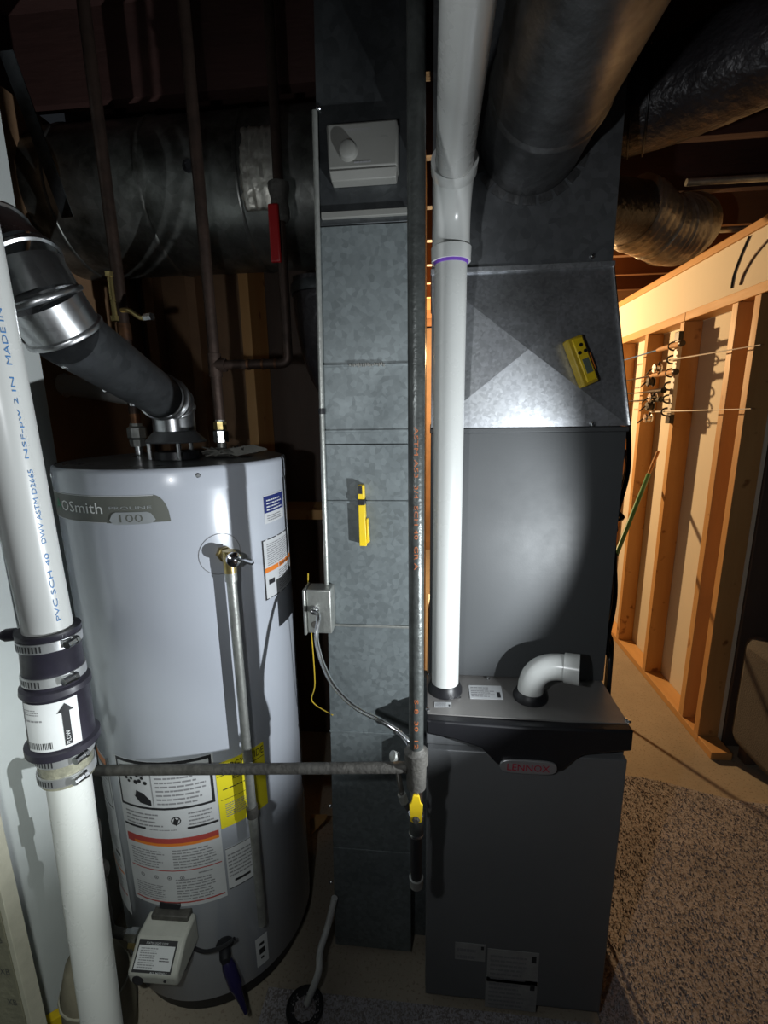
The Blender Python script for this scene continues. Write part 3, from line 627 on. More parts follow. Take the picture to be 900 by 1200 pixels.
def clamp(z, r, ang, parent, name='hose_clamp'):
    mb = MB(); mb.lathe((SX, SY, z-.007), (0, 0, 1), [(0, r), (.0002, r+.0016), (.0138, r+.0016), (.014, r)], 'clampsteel', 56, False)
    o = mb.build(name, parent); sl = MB(); cm = cylmap(SX, SY, r+.0016); u = (ang-.9)*r
    for k in range(11): sl.patch(cm, u-.0045*k, z-.0045, u-.0045*k-.002, z+.0045, .0005, 'ink')
    sl.build('slots', o); p = cm(ang*r, z, .004); d = Vector((math.cos(ang+1.57), math.sin(ang+1.57), 0))
    s_ = MB(); s_.lathe(p-d*.010, d, [(0, .0055), (.014, .0055), (.0145, .0065), (.020, .0065)], 'steel', 8); s_.build('clamp_screw', o)
clamp(zA-.012, PR+.0075, 5.0+1.3, smp); clamp(zB+.012, PR+.0075, 6.1, smp); clamp(zC-.020, PR+.006, 6.15, smp); clamp(zD+.010, PR+.0055, 6.05, smp)
MB().lathe((SX-PR-.012, SY-.01, zA-.004), (-1, -.4, 0), [(0, .009), (.012, .009), (.02, .004)], 'rubber', 12).build('coupling_tab', smp)
bx_ = (Vector((1, 0, 0)) - uax*uax.x).normalized(); by_ = uax.cross(bx_)
def bt_(u, v, h): a_ = math.radians(-14) - v/PR; return ua0 + uax*(u-zA) + (bx_*math.cos(a_) + by_*math.sin(a_))*(PR+h)
tx = MB()
for k, s_ in enumerate(('PVC SCH 40', 'DWV ASTM D2665', 'NSF-pw 2 IN', 'MADE IN USA', 'PVC 1120')): tx.text(bt_, s_, zA+.03+k*.112, 0, .098, .0055, .0006, 'blue')
tx.build('blue_print', smp)

# ================================================================ GAS PIPES
GX, GY = -.0235, .76
gz = H + (-.822-.02)*GY
gp = thing('gas_pipe', (GX, GY, .39), 'tall black iron gas pipe with orange stamped letters standing before the grey duct', 'gas pipe')
MB().cyl((GX, GY, gz-.01), (GX, GY, CEIL+.2), .0135, 'iron', 28).build('riser', gp)
def gzy(py):
    r = ray(488, py); return H + r.z/r.y*GY
gmap = cylmap(GX, GY, .0135); ug_ = (-math.pi/2+2*math.pi)*.0135
gt = lambda u, v, h: gmap(ug_ + v + .0035, -u, h)
stp = MB()
stp.text(gt, 'ASTM A53  3/4  SCH 40  GR A', -gzy(500), -.0065, gzy(500)-gzy(665), .0065, .0005, 'stampo'); stp.text(gt, 'S-8  30  12', -gzy(815), -.0065, gzy(815)-gzy(872), .007, .0005, 'stampo')
so = stp.build('stamped_letters', gp); so['label'] = 'orange stencilled letters'
z8 = gzy(884)
MB().lathe((GX, GY, gzy(922)), (0, 0, 1), [(0, .015), (.002, .0185), (gzy(895)-gzy(922), .0195), (gzy(893)-gzy(922), .0225), (gzy(880)-gzy(922), .0225), (gzy(878)-gzy(922), .0165), (gzy(875)-gzy(922), .0135)], 'irondark', 28).build('tee', gp)
MB().lathe((GX, GY, z8-.003), (0, 0, 1), [(0, .0175), (.003, .0205), (.008, .0195), (.012, .0145)], mat('pipe_dope', (.38, .33, .18), .6, 0, .5, 60, .4, 30), 20).build('sealant', gp)
zv0, zv1 = gzy(956), gzy(920)
MB().lathe((GX, GY, zv0), (0, 0, 1), [(-.002, .013), (0, .016), (.008, .016), (.012, .013), (zv1-zv0-.010, .013), (zv1-zv0-.006, .016), (zv1-zv0, .016)], 'steel', 24).build('ball_valve', gp)
hl_ = MB(); hl_.prism([(GX-.006, GY-.020, zv1-.006), (GX+.006, GY-.020, zv1-.006), (GX+.009, GY-.020, zv1-.022), (GX+.013, GY-.020, zv1-.026), (GX+.011, GY-.020, zv0+.006), (GX, GY-.020, zv0), (GX-.011, GY-.020, zv0+.006), (GX-.013, GY-.020, zv1-.026), (GX-.009, GY-.020, zv1-.022)], (0, .004, 0), 'yellow')
ho = hl_.build('valve_handle', gp, bevel=.001); ho['label'] = 'yellow lever handle'
MB().lathe((GX, GY-.010, zv0+.012), (0, -1, 0), [(0, .006), (.013, .0075), (.016, .005)], 'irondark', 6).build('handle_nut', ho)
z5, z6 = gzy(975), gzy(1030)
MB().cyl((GX, GY, z5), (GX, GY, zv0-.001), .0145, 'iron').lathe((GX, GY, z5-.003), (0, 0, 1), [(0, .015), (.004, .0155), (.006, .0145)], 'steel', 24).build('nipple', gp)
MB().cyl((GX, GY, z6), (GX, GY, z5-.003), .0115, 'blackplastic').build('drip_leg', gp)
MB().lathe((GX, GY, z6-.018), (0, 0, 1), [(0, .008), (.003, .0135), (.016, .0135), (.018, .0145), (.023, .0145), (.024, .0115)], 'galvpipe', 24).build('cap', gp)
# small valve chain left of the riser, feeding the furnace
sc_ = thing('gas_cock', (GX-.03, GY+.02, gzy(960)), 'small dark gas shutoff and tubing hanging on the left of the gas pipe tee', 'gas valve')
a0 = Vector((GX-.020, GY, gzy(898))); MB().cyl((GX-.018, GY, gzy(900)), (GX-.045, GY, gzy(900)), .008, 'irondark').lathe((GX-.036, GY+.0, gzy(888)), (-.5, -.3, .3), [(0, .008), (.012, .010), (.014, .006)], 'galvpipe', 12).build('valve_body', sc_)
MB().tube(spline([Vector((GX-.035, GY, gzy(905))), Vector((GX-.030, GY, gzy(925))), Vector((GX-.024, GY+.01, gzy(945))), Vector((GX-.014, GY+.03, gzy(965)))]), .0055, 'irondark', 12).lathe((GX-.028, GY, gzy(932)), (.25, 0, -1), [(0, .009), (.018, .009)], 'galvpipe', 6).build('flare_fitting', sc_)
# horizontal run, elbow, drop to the heater control
hz = thing('gas_branch_pipe', (-.40, GY, .3), 'level dark gas pipe crossing in front of the water heater labels', 'gas pipe')
h1 = Vector((GX-.018, GY, gzy(900))); h0 = Vector((-.735, .80, H-.745)); h0.z = H + atY(118, 908, .79).z - H
MB().tube([h1, h0], .0107, 'irondark', 24).build('level_pipe', hz)
g_in = G(-.075, -.045, .018)
dr = Vector((h0.x-.022, h0.y, 0))
MB().tube(rounded([h0, Vector((dr.x, h0.y, h0.z)), Vector((dr.x, h0.y, h0.z-.04))], .02), .0145, 'irondark', 24).build('elbow', hz)
MB().tube(rounded([Vector((dr.x, h0.y, h0.z-.03)), Vector((dr.x, h0.y, g_in.z)), Vector((g_in.x+.02, g_in.y, g_in.z))], .015), .0107, 'irondark', 24).build('drop_pipe', hz)
zz = h0.z-.16; MB().lathe((dr.x, h0.y, zz-.02), (0, 0, 1), [(0, .017), (.04, .017)], 'irondark', 8).box((dr.x-.045, h0.y-.006, zz-.035), (dr.x-.03, h0.y+.006, zz+.015), 'irondark').cyl((dr.x, h0.y, zz), (dr.x-.035, h0.y, zz), .007, 'irondark').build('shutoff_valve', hz)
zz = h0.z-.27; MB().lathe((dr.x, h0.y, zz-.02), (0, 0, 1), [(0, .014), (.008, .02), (.03, .02), (.04, .014)], 'irondark', 8).build('union', hz)

# ================================================================ TALL GREY RETURN DUCT
DY = 1.05; FT_ = H-.685; dzs = [0.02] + [H + atY(430, py, DY).z - H for py in (1100, 995, 858, 733, 588, 520, 505, 428, 262)] + [CEIL+.05]
rd = thing('return_duct', (-.15, DY, 0), 'tall narrow grey sheet metal duct between water heater and furnace', 'duct')
def dl_(z): return -.272 + (z-.05)*.019
for i in range(len(dzs)-1):
    z0, z1 = dzs[i], dzs[i+1]-.0016; off = .0015*(i % 2)
    MB().hexa([(dl_(z0), DY-off, z0), (-.048, DY-off, z0), (-.048, DY+.45, z0), (dl_(z0), DY+.45, z0), (dl_(z1), DY-off, z1), (-.048, DY-off, z1), (-.048, DY+.45, z1), (dl_(z1), DY+.45, z1)], 'duct' if z0 < H+.3 else 'ductdark').build('duct_section', rd, bevel=.001)  # top sections use darker metal, shade put into their colour
for py in (428, 505, 588, 733, 858):
    z = atY(430, py, DY).z; q = MB(); q.box((dl_(z)-.001, DY-.005, z-.003), (-.047, DY-.0015, z+.003), 'galvpipe' if py in (733,) else 'duct'); q.build('seam_cleat', rd, bevel=.001)
z = atY(430, 252, DY).z; MB().box((dl_(z)+.008, DY-.012, z-.006), (-.050, DY-.0017, z+.006), 'offwhite').build('drive_cleat', rd, bevel=.001)['label'] = 'pale metal strip across the duct'
for px, py in ((382, 253), (374, 127), (387, 944), (388, 1033)):
    c = atY(px, py, DY-.002); MB().lathe(c, (0, -1, 0), [(0, .0055), (.003, .0055), (.006, .003)], 'steel', 10).build('screw', rd)
MB().box((-.0475, DY+.06, .001), (-.0065, DY+.10, FT_-.004), 'duct').build('channel', rd, bevel=.001)
# mastic smear on the seam
ms = MB(); zc_ = atY(430, 428, DY).z
for i in range(16): x = -.18 + i*.005; ms.box((x, DY-.008, zc_-.003+random.uniform(-.002, .002)), (x+.004, DY-.004, zc_+.003+random.uniform(-.001, .003)), 'offwhite')
ms.build('sealant_smear', rd, bevel=.001)
# thin conduit along its left edge
cd = thing('conduit', (-.262, 1.03, .9), 'thin grey conduit running down the left edge of the tall duct', 'conduit')
c_top = atY(374, 262, 1.035); c_mid = atY(377, 482, 1.035); c_bot = atY(383, 688, 1.035)
MB().tube([c_top+Vector((0, 0, .2)), c_mid], .0058, 'galvpipe', 12).build('pipe', cd); MB().tube([c_mid, c_bot], .0058, 'galvpipe', 12).build('pipe', cd)
MB().cyl(c_mid-Vector((0, 0, .006)), c_mid+Vector((0, 0, .006)), .008, 'blackplastic', 12).build('coupling', cd)
# electrical box
bx0 = atY(361, 742, 1.0); bx1 = atY(384, 692, 1.0)
eb = thing('electrical_box', (bx0.x, 1.0, bx0.z), 'small metal junction box on the left edge of the tall duct', 'junction box')
MB().box((bx0.x, 1.0, bx0.z), (bx1.x+.006, 1.047, bx1.z), 'galvpipe').build('box', eb, bevel=.003)
MB().box((bx0.x-.007, .992, bx0.z-.002), (bx0.x-.001, 1.047, bx1.z+.002), 'galvpipe').build('cover_plate', eb, bevel=.002)
for zz in (.012, .045): MB().lathe((bx0.x-.007, 1.01, bx1.z-zz), (-1, 0, 0), [(0, .004), (.004, .003)], 'steel', 8).build('screw', eb)
MB().lathe((bx0.x+.020, 1.0, bx0.z+.022), (0, -1, 0), [(0, .010), (.002, .009)], 'irondark', 20).build('knockout', eb)
MB().lathe((bx0.x+.020, 1.0, bx0.z+.062), (0, -1, 0), [(0, .010), (.004, .010), (.005, .007), (.016, .007)], 'steel', 16).build('cable_connector', eb)
# armored cable
ac_ = [Vector((bx0.x+.020, .985, bx0.z+.062)), atY(373, 722, .96), atY(371, 750, .93), atY(379, 780, .90), atY(393, 806, .87), atY(417, 829, .84), atY(447, 845, .81), atY(470, 860, .795), atY(480, 872, .79)]
sp_ = spline(ac_, 26); mb = MB(); mb.tube(sp_, .0048, 'steel', 12, rs=[.0042+(.0014 if i % 2 else 0) for i in range(len(sp_))])
tag(mb.build('armored_cable', ang=80), 'spiral metal armoured cable sagging from the junction box to the gas pipe', 'cable')
# thin yellow and brown wires left of the box
yw = MB(); yw.tube(spline([atY(361, 672, 1.05), bx0+Vector((-.009, .045, .04)), bx0+Vector((-.006, .05, -.02)), atY(369, 800, 1.06), atY(366, 822, 1.08), atY(390, 838, 1.047)]), .0015, 'yellowdk', 6)
tag(yw.build('thin_wire'), 'thin yellow wire hanging behind the junction box', 'wire')

# humidistat
hd0 = atY(387, 219, DY-.0); hd1 = atY(467, 148, DY)
hs = thing('humidistat', ((hd0.x+hd1.x)/2, DY-.02, hd0.z), 'cream wall control with a round knob mounted high on the tall grey duct', 'thermostat')
x0, x1 = hd0.x+.001, hd1.x; z0, z1 = hd0.z-.004, hd1.z
MB().hexa([(x0+.004, DY-.034, z0+.020), (x1-.001, DY-.034, z0+.020), (x1, DY-.0017, z0+.012), (x0, DY-.0017, z0+.012), (x0, DY-.026, z1), (x1, DY-.026, z1), (x1, DY-.0017, z1), (x0, DY-.0017, z1)], 'offwhite').build('cover', hs, bevel=.004)
MB().hexa([(x0+.008, DY-.030, z0), (x1-.004, DY-.030, z0), (x1-.004, DY-.0017, z0), (x0+.006, DY-.0017, z0), (x0+.004, DY-.035, z0+.018), (x1-.001, DY-.035, z0+.018), (x1-.001, DY-.0017, z0+.018), (x0+.004, DY-.0017, z0+.018)], 'offwhite').build('lower_lip', hs, bevel=.002)
kz = atY(408, 178, DY-.03); MB().lathe((kz.x, DY-.026, kz.z), (0, -1, 0), [(0, .022), (.004, .020), (.016, .016), (.018, .013)], 'offwhite', 28).build('knob', hs)
kz2 = atY(450, 171, DY-.03); MB().lathe((kz2.x, DY-.026, kz2.z), (0, -1, 0), [(0, .019), (.003, .019), (.003, .016), (.001, .015)], mat('dial_grey', (.15, .15, .14), .5), 28).build('dial', hs)
hmf = flat((x0+.01, DY-.0305, (z0+z1)/2-.02), (1, 0, 0), (0, .0, 1))
MB().text(hmf, 'HUMIDITY CONTROL', .030, .052, .05, .004, .003, 'greyink').lines(hmf, .045, -.004, .085, .002, 1, .004, 'greyink').build('lettering', hs)

# yellow pen tester held on the duct
pe = thing('voltage_tester', atY(425, 638, DY-.01), 'slim bright yellow pen tester with black tip stuck to the tall grey duct', 'tester')
m0 = atY(426, 639, DY-.016); m1 = atY(423, 568, DY-.016); ax = (m1-m0).normalized(); sx_ = Vector((1, 0, 0)); L_ = (m1-m0).length
def slab(mb, a, b, w0, w1, th0, th1, m, off=0):
    A_, B_ = m0+ax*a*L_+sx_*off, m0+ax*b*L_+sx_*off; yv = Vector((0, 1, 0))
    mb.hexa([A_-sx_*w0-yv*th0, A_+sx_*w0-yv*th0, A_+sx_*w0+yv*th1, A_-sx_*w0+yv*th1, B_-sx_*w1-yv*th0, B_+sx_*w1-yv*th0, B_+sx_*w1+yv*th1, B_-sx_*w1+yv*th1], m)
mb = MB(); slab(mb, 0, .68, .0085, .0075, .008, .0135, 'yellow'); slab(mb, .77, 1.0, .0075, .0065, .008, .0135, 'yellow'); mb.build('body', pe, bevel=.0015)
mb = MB(); slab(mb, .68, .77, .0085, .0085, .010, .0135, 'blackplastic'); mb.build('button', pe, bevel=.001)
mb = MB(); slab(mb, .86, .99, .0045, .0045, .0095, -.004, 'blackplastic', -.001); mb.build('tip_insert', pe)
mb = MB(); slab(mb, .05, .45, .003, .002, .004, .010, 'yellow', .0115); mb.build('pocket_clip', pe, bevel=.001)

# ================================================================ FURNACE
FX0, FX1, FY, FT = -.006, .446, .945, H-.685
fu = thing('furnace', (.22, FY, 0), 'dark grey gas furnace with a black handle band and oval badge', 'furnace')
MB().box((FX0, FY+.022, .02), (FX1, FY+.74, FT-.003), 'furn').build('cabinet', fu, bevel=.003)
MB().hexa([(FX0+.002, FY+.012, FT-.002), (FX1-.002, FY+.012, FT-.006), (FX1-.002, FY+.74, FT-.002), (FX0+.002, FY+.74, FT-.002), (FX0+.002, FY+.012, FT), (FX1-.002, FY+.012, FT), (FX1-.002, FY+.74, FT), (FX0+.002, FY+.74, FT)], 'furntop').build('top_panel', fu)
MB().box((FX0+.001, FY, .035), (FX1-.001, FY+.020, FT-.085), 'furn').build('front_panel', fu, bevel=.003)
MB().box((FX0+.004, FY+.03, 0), (FX1-.004, FY+.70, .019), 'blackplastic').build('base', fu)
# handle band : black moulding dipping in the middle
def bandpt(px, py): p = atY(px, py, FY-.016); return (p.x, p.z)
top_ = [(FX0, FT-.001), (.10, FT-.004), (.20, FT-.006), (.30, FT-.005), (FX1, FT-.001)]
bot_ = [(FX1+.001, FT-.052), (.40, FT-.060), (.345, FT-.070), (.330, FT-.082), (.305, FT-.112), (.295, FT-.116), (.17, FT-.112), (.155, FT-.106), (.130, FT-.078), (.118, FT-.066), (.06, FT-.048), (FX0, FT-.036)]
mb = MB(); poly = [(x, FY-.012, z) for x, z in top_+bot_]; mb.prism(poly[::-1], (0, .034, 0), 'blackplastic'); hb = mb.build('handle_band', fu, bevel=.005)
# badge
bc = atY(619, 899, FY-.016); bw, bh = .063, .0175
pts_ = []
for k in range(48):
    t = 2*math.pi*k/48; c_, s_ = math.cos(t), math.sin(t)
    pts_.append((bc.x+bw*math.copysign(abs(c_)**.45, c_), FY-.012, bc.z+bh*math.copysign(abs(s_)**.7, s_)))
mb = MB(); mb.prism(pts_, (0, -.006, 0), 'badge'); bo = mb.build('badge', hb, bevel=.0015); bo['label'] = 'silver oval badge with red letters'
fmb = flat((bc.x-.047, FY-.0182, bc.z-.009), (1, 0, 0), (0, 0, 1))
MB().text(fmb, 'LENNOX', 0, 0, .094, .0175, .0004, 'red').build('lettering', bo)
# labels on the top and front
ftm = flat((0, 0, FT), (1, 0, 0), (0, 1, 0))
def toplab(c, name='label'):
    P_ = [atZ(px, py, FT+.0008) for px, py in c]; mb = MB(); mb.hexa(P_[:4]+[p+Vector((0, 0, .0006)) for p in P_[:4]], 'white'); o = mb.build(name, fu)
    a, b, d = P_[3], P_[2], P_[0]; f = flat(a+Vector((0, 0, .0006)), b-a, d-a); w_, h_ = (b-a).length, (d-a).length
    MB().lines(f, w_*.05, h_*.15, w_*.8, h_*.9, 6, .0004, 'greyink').patch(f, w_*.84, h_*.12, w_*.94, h_*.5, .0004, 'ink').build('small_print', o)
toplab([(549, 803), (587, 804), (590, 820), (551, 819)], 'certificate_label'); toplab([(509, 823), (529, 823), (529, 829), (509, 829)], 'serial_label')
ffm = flat((0, FY-.0012, 0), (1, 0, 0), (0, 0, 1))
def frontlab(px0, py0, px1, py1, rot=0, name='rating_label', rows=6):
    a = atY(px0, py1, FY); b = atY(px1, py0, FY); mb = MB(); mb.patch(ffm, a.x, a.z, b.x, b.z, 0, 'shadelab', 1, .001); o = mb.build(name, fu)  # white label darkened in colour to paint the dim lower front
    w_ = b.x-a.x; h_ = b.z-a.z
    MB().lines(ffm, a.x+w_*.06, a.z+h_*.1, a.x+w_*.8, b.z-h_*.1, rows, .0006, 'greyink').patch(ffm, b.x-w_*.14, b.z-h_*.3, b.x-w_*.05, b.z-h_*.1, .0006, 'ink').build('small_print', o); return o
MATS['white_label_dim'] = None; del MATS['white_label_dim']
frontlab(570, 1117, 632, 1149); frontlab(568, 1150, 630, 1179); frontlab(533, 1107, 569, 1123, name='inspection_sticker', rows=2)
for px, py in ((502, 790), (538, 818), (572, 796), (501, 832), (737, 846), (734, 844)):
    p = atZ(px, py, FT); MB().lathe(p, (0, 0, 1), [(0, .005), (.003, .005), (.005, .003)], 'steel', 10).build('screw', fu)
# PVC exhaust standing on the top
PX, PY = .0395, 1.055; prr = .0335
pv = thing('exhaust_pipe', (PX, PY, FT), 'white plastic exhaust pipe rising from the furnace top and bending overhead', 'pipe')
MB().lathe((PX, PY, FT), (0, 0, 1), [(0, .043), (.008, .043), (.018, .038), (.024, .036), (.024, .033)], 'blackplastic', 40).build('gasket', pv)
zc1 = H+.31
MB().cyl((PX, PY, FT+.004), (PX, PY, zc1), prr, 'pvc', 48).build('lower_pipe', pv)
MB().lathe((PX, PY, zc1-.004), (0, 0, 1), [(0, prr), (0, prr+.007), (.026, prr+.008), (.029, prr+.004)], 'pvcgrey', 48, False).build('hub', pv, ang=50)
MB().lathe((PX, PY, zc1-.0065), (0, 0, 1), [(-.003, prr), (-.002, prr+.0015), (.003, prr+.003)], 'purple', 48, False).build('primer_ring', pv)['label'] = 'purple primer line'
up0 = Vector((PX, PY, zc1+.022)); el = arc(up0, (PX, PY, zc1+.095), (PX, PY-.085, zc1+.128), 10)
MB().tube(el, prr+.003, 'pvcgrey', 48, rs=[prr+.0045-.001*math.sin(i/10*3.14) for i in range(11)]).build('elbow', pv, ang=60)
ed = Vector((.0, -.99, .09)).normalized(); e0_ = Vector((PX, PY-.085, zc1+.128))
ed2 = (el[-1]-el[-2]).normalized()
MB().lathe(e0_-ed2*.006, ed2, [(0, prr+.004), (.004, prr+.0085), (.026, prr+.009), (.027, prr+.001)], 'pvcgrey', 48, False).build('hub', pv, ang=50)
MB().cyl(e0_, e0_+ed2*.004+ed*.8, prr, 'pvc', 48).build('upper_pipe', pv)
# intake elbow on the furnace top
ie = thing('intake_elbow', atZ(621, 816, FT), 'short white plastic elbow with its open end pointing right on the furnace top', 'pipe elbow')
ib = atZ(621, 817, FT); io = Vector((.353, 1.045, FT+.102)); ir = .0305
MB().lathe(ib, (0, 0, 1), [(0, .041), (.006, .041), (.014, .037), (.020, .034), (.020, .030)], 'blackplastic', 40).build('gasket', ie)
dirn = Vector((1, -.34, .04)).normalized()
st = ib+Vector((0, 0, .004)); pth = [st, ib+Vector((0, 0, .022))]+arc(ib+Vector((0, 0, .022)), ib+Vector((.002, 0, .094)), ib+Vector((.072, -.024, .097)), 10)[1:]
MB().tube(pth, ir, 'pvcgrey', 44).build('bend', ie, ang=60)
e_ = pth[-1]; MB().lathe(e_-dirn*.004, dirn, [(0, ir), (.001, ir+.004), (.034, ir+.005), (.034, ir), (.004, ir-.003)], 'pvcgrey', 44, False).build('hub', ie, ang=50)
MB().lathe(e_+dirn*.004, dirn, [(0, ir-.001), (.001, ir-.001)], 'ink', 44).build('opening', ie)

# ================================================================ COIL CABINET, PLENUM, ROUND DUCT
CY = 1.12; CT = H-.036
cc = thing('coil_cabinet', (.22, CY, FT), 'plain dark grey coil cabinet standing on the furnace', 'coil cabinet')
MB().box((0, CY+.003, FT+.001), (.448, CY+.52, CT-.006), 'coil').build('cabinet', cc, bevel=.002)
MB().box((.002, CY-.001, FT+.004), (.446, CY+.002, CT-.012), 'coil').build('front_panel', cc, bevel=.001)
MB().box((-.002, CY-.003, CT-.012), (.451, CY+.50, CT-.0005), 'coil').build('top_flange', cc, bevel=.002)
pl_ = thing('supply_plenum', (.22, CY, CT), 'galvanised cross-creased plenum leaning back above the coil cabinet', 'plenum')
Y1 = 1.17; Z1 = H+.316; XP = .4025
a, b, c, d = Vector((.0, CY, CT+.001)), Vector((.449, CY, CT+.001)), Vector((XP, Y1, Z1)), Vector((0, Y1, Z1))
ctr = (a+b+c+d)/4 + Vector((0, -.050, -.006)); k_ = [Vector((.0, CY+.48, CT+.001)), Vector((.449, CY+.48, CT+.001)), Vector((XP, CY+.48, Z1)), Vector((0, CY+.48, Z1))]
for tri in ((a, b, ctr), (b, c, ctr), (c, d, ctr), (d, a, ctr)):
    n_ = Vector((0, .002, 0)); mb = MB(); t3 = list(tri); mb.add(t3+[p+n_ for p in t3], [(0, 1, 2), (5, 4, 3), (0, 3, 4, 1), (1, 4, 5, 2), (2, 5, 3, 0)], 'plenum'); mb.build('creased_panel', pl_, smooth=False)
mb = MB(); mb.add([a+Vector((0, .003, 0)), b+Vector((0, .003, 0)), c+Vector((0, .003, 0)), d+Vector((0, .003, 0))]+k_, [(0, 4, 7, 3), (1, 2, 6, 5), (4, 5, 6, 7), (3, 7, 6, 2), (0, 1, 5, 4)], 'ductdark'); mb.build('side_panels', pl_, smooth=False)
MB().box((-.003, Y1-.006, Z1-.002), (XP+.004, CY+.482, Z1+.010), 'plenum').build('flange', pl_, bevel=.001)
MB().box((.0, Y1, Z1+.0105), (XP, CY+.47, CEIL+.02), 'boxmetal').build('upper_box', pl_, bevel=.001)
MB().tube([b+Vector((.001, -.001, .002)), c+Vector((.001, -.001, 0))], .0035, 'steel', 8).build('corner_seam', pl_)
for px, py in ((694, 300), (694, 497), (640, 178)):
    p = atY(px, py, Y1 if py < 400 else CY-.003); MB().lathe(p, (0, -1, 0), [(0, .007), (.004, .006), (.007, .003)], 'steel', 10).build('screw', pl_)
# round duct toward the camera
RX, RZ, RR = .213, H+.574, .1085
ro = thing('round_duct', (RX, Y1, RZ-RR), 'wide round metal duct running overhead from the plenum toward the viewer', 'duct')
segs = [Y1-.004, .98, .62, .18, -.3, -.9]
for i in range(5):
    L0 = segs[i]-segs[i+1]; MB().lathe((RX, segs[i], RZ), (0, -1, 0), [(0, RR), (L0-.02, RR), (L0-.015, RR+.004), (L0-.008, RR+.004), (L0, RR)], 'roundduct', 64, i == 4).build('duct_section', ro, ang=50)
for px in range(0, 9):
    a_ = -math.pi/2 + (px-4)*.30; q = Vector((RX+RR*math.cos(a_), Y1-.0012, RZ+RR*math.sin(a_))); n_ = Vector((math.cos(a_), 0, math.sin(a_))); t_ = Vector((-n_.z, 0, n_.x))
    MB().hexa([q-t_*.014, q+t_*.014, q+t_*.014+n_*.018, q-t_*.014+n_*.018]+[p+Vector((0, -.0015, 0)) for p in (q-t_*.014, q+t_*.014, q+t_*.014+n_*.018, q-t_*.014+n_*.018)], 'roundduct').build('collar_tab', ro)
# gas detector stuck on the plenum
fn = (c-b).cross(ctr-b).normalized(); fn = fn if fn.y < 0 else -fn
def onfacet(px, py): r = ray(px, py); o_ = Vector((0, 0, H)); return o_ + r*((b-o_).dot(fn)/r.dot(fn))
gd0 = onfacet(688, 452); gd1 = onfacet(668, 398); gax = (gd1-gd0).normalized(); gsd = gax.cross(fn).normalized(); gsd = gsd if gsd.x > 0 else -gsd; Lg = (gd1-gd0).length
gd = thing('gas_detector', gd0, 'aged yellow handheld detector with a small grey screen stuck on the plenum', 'detector')
def gs(mb, a0_, a1_, o0, o1, t0, t1, m): mb.hexa([gd0+gax*a0_*Lg+gsd*o0+fn*t0, gd0+gax*a0_*Lg+gsd*o1+fn*t0, gd0+gax*a1_*Lg+gsd*o1+fn*t0, gd0+gax*a1_*Lg+gsd*o0+fn*t0, gd0+gax*a0_*Lg+gsd*o0+fn*t1, gd0+gax*a0_*Lg+gsd*o1+fn*t1, gd0+gax*a1_*Lg+gsd*o1+fn*t1, gd0+gax*a1_*Lg+gsd*o0+fn*t1], m)
mb = MB(); gs(mb, 0, 1, -.022, .018, 0, .022, 'yellowdk'); mb.build('body', gd, bevel=.004)
mb = MB(); gs(mb, .05, .96, -.012, .014, .020, .025, 'yellow'); mb.build('face', gd, bevel=.003)
mb = MB(); gs(mb, .22, .52, -.006, .009, .024, .0262, 'lcd'); mb.build('screen', gd)
for s_, t_ in ((.66, -.006), (.66, .008), (.80, .003)): q = gd0+gax*s_*Lg+gsd*t_+fn*.024; MB().lathe(q, fn, [(0, .0042), (.003, .004)], 'blackplastic', 12).build('button', gd)
mb = MB(); gs(mb, .25, .60, .018, .025, .004, .016, 'orange'); mb.build('side_grip', gd, bevel=.002)

# ================================================================ RIGHT: FLEX DUCTS, PIPES OVERHEAD
def flexduct(name, label, pts, r, m, ribs=True, parent_loc=None):
    t = thing(name, Vector(pts[0]), label, 'duct'); s = spline(pts, 22)
    mb = MB(); mb.tube(s, r, m, 30, rs=[r*(1+(.04 if ribs and i % 3 == 0 else 0)+(.05*math.sin(i*.23)+random.uniform(-.02, .02) if ribs else random.uniform(-.01, .01))) for i in range(len(s))]); mb.build('sleeve', t, ang=60); return t
fd1 = flexduct('flexible_duct', 'thick black insulated flexible duct at the upper right corner', [(.41, 1.45, H+.765), (.58, 1.40, H+.765), (.82, 1.16, H+.765), (1.02, .90, H+.765), (1.2, .6, H+.765)], .108, 'flex', False)
for k in range(3): MB().tube([Vector((.47+.035*k+.04*math.cos(t), 1.435-.008*k+.11*math.cos(t), H+.765+.114*math.sin(t))) for t in [i*.35 for i in range(19)]], .0025, 'blackplastic', 6).build('tie_strap', fd1)
fd2 = flexduct('flexible_duct', 'wrinkled foil flexible duct hanging below the black one by the stud wall', [(.68, 1.86, H+.68), (.83, 1.94, H+.64), (.94, 2.02, H+.66), (1.01, 2.17, H+.72), (1.04, 2.40, H+.76)], .108, 'foil', True)
bd = thing('branch_duct', (.42, 1.75, H+.57), 'dark round branch duct leaving the plenum toward the right', 'duct')
MB()  .cyl((XP+.003, 1.56, H+.58), (.70, 1.86, H+.67), .095, 'flex', 36).build('pipe', bd)
for i, (z, y) in enumerate(((H+.79, 1.95), (H+.76, 2.35))):
    o = MB().cyl((.9, y, z), (2.4, y, z), .012, 'galvpipe', 14).build('overhead_pipe'); tag(o, ('grey metal pipe crossing under the joists at the upper right, nearer one', 'grey metal pipe crossing under the joists at the upper right, farther one')[i], 'pipe', 'overhead pipes')
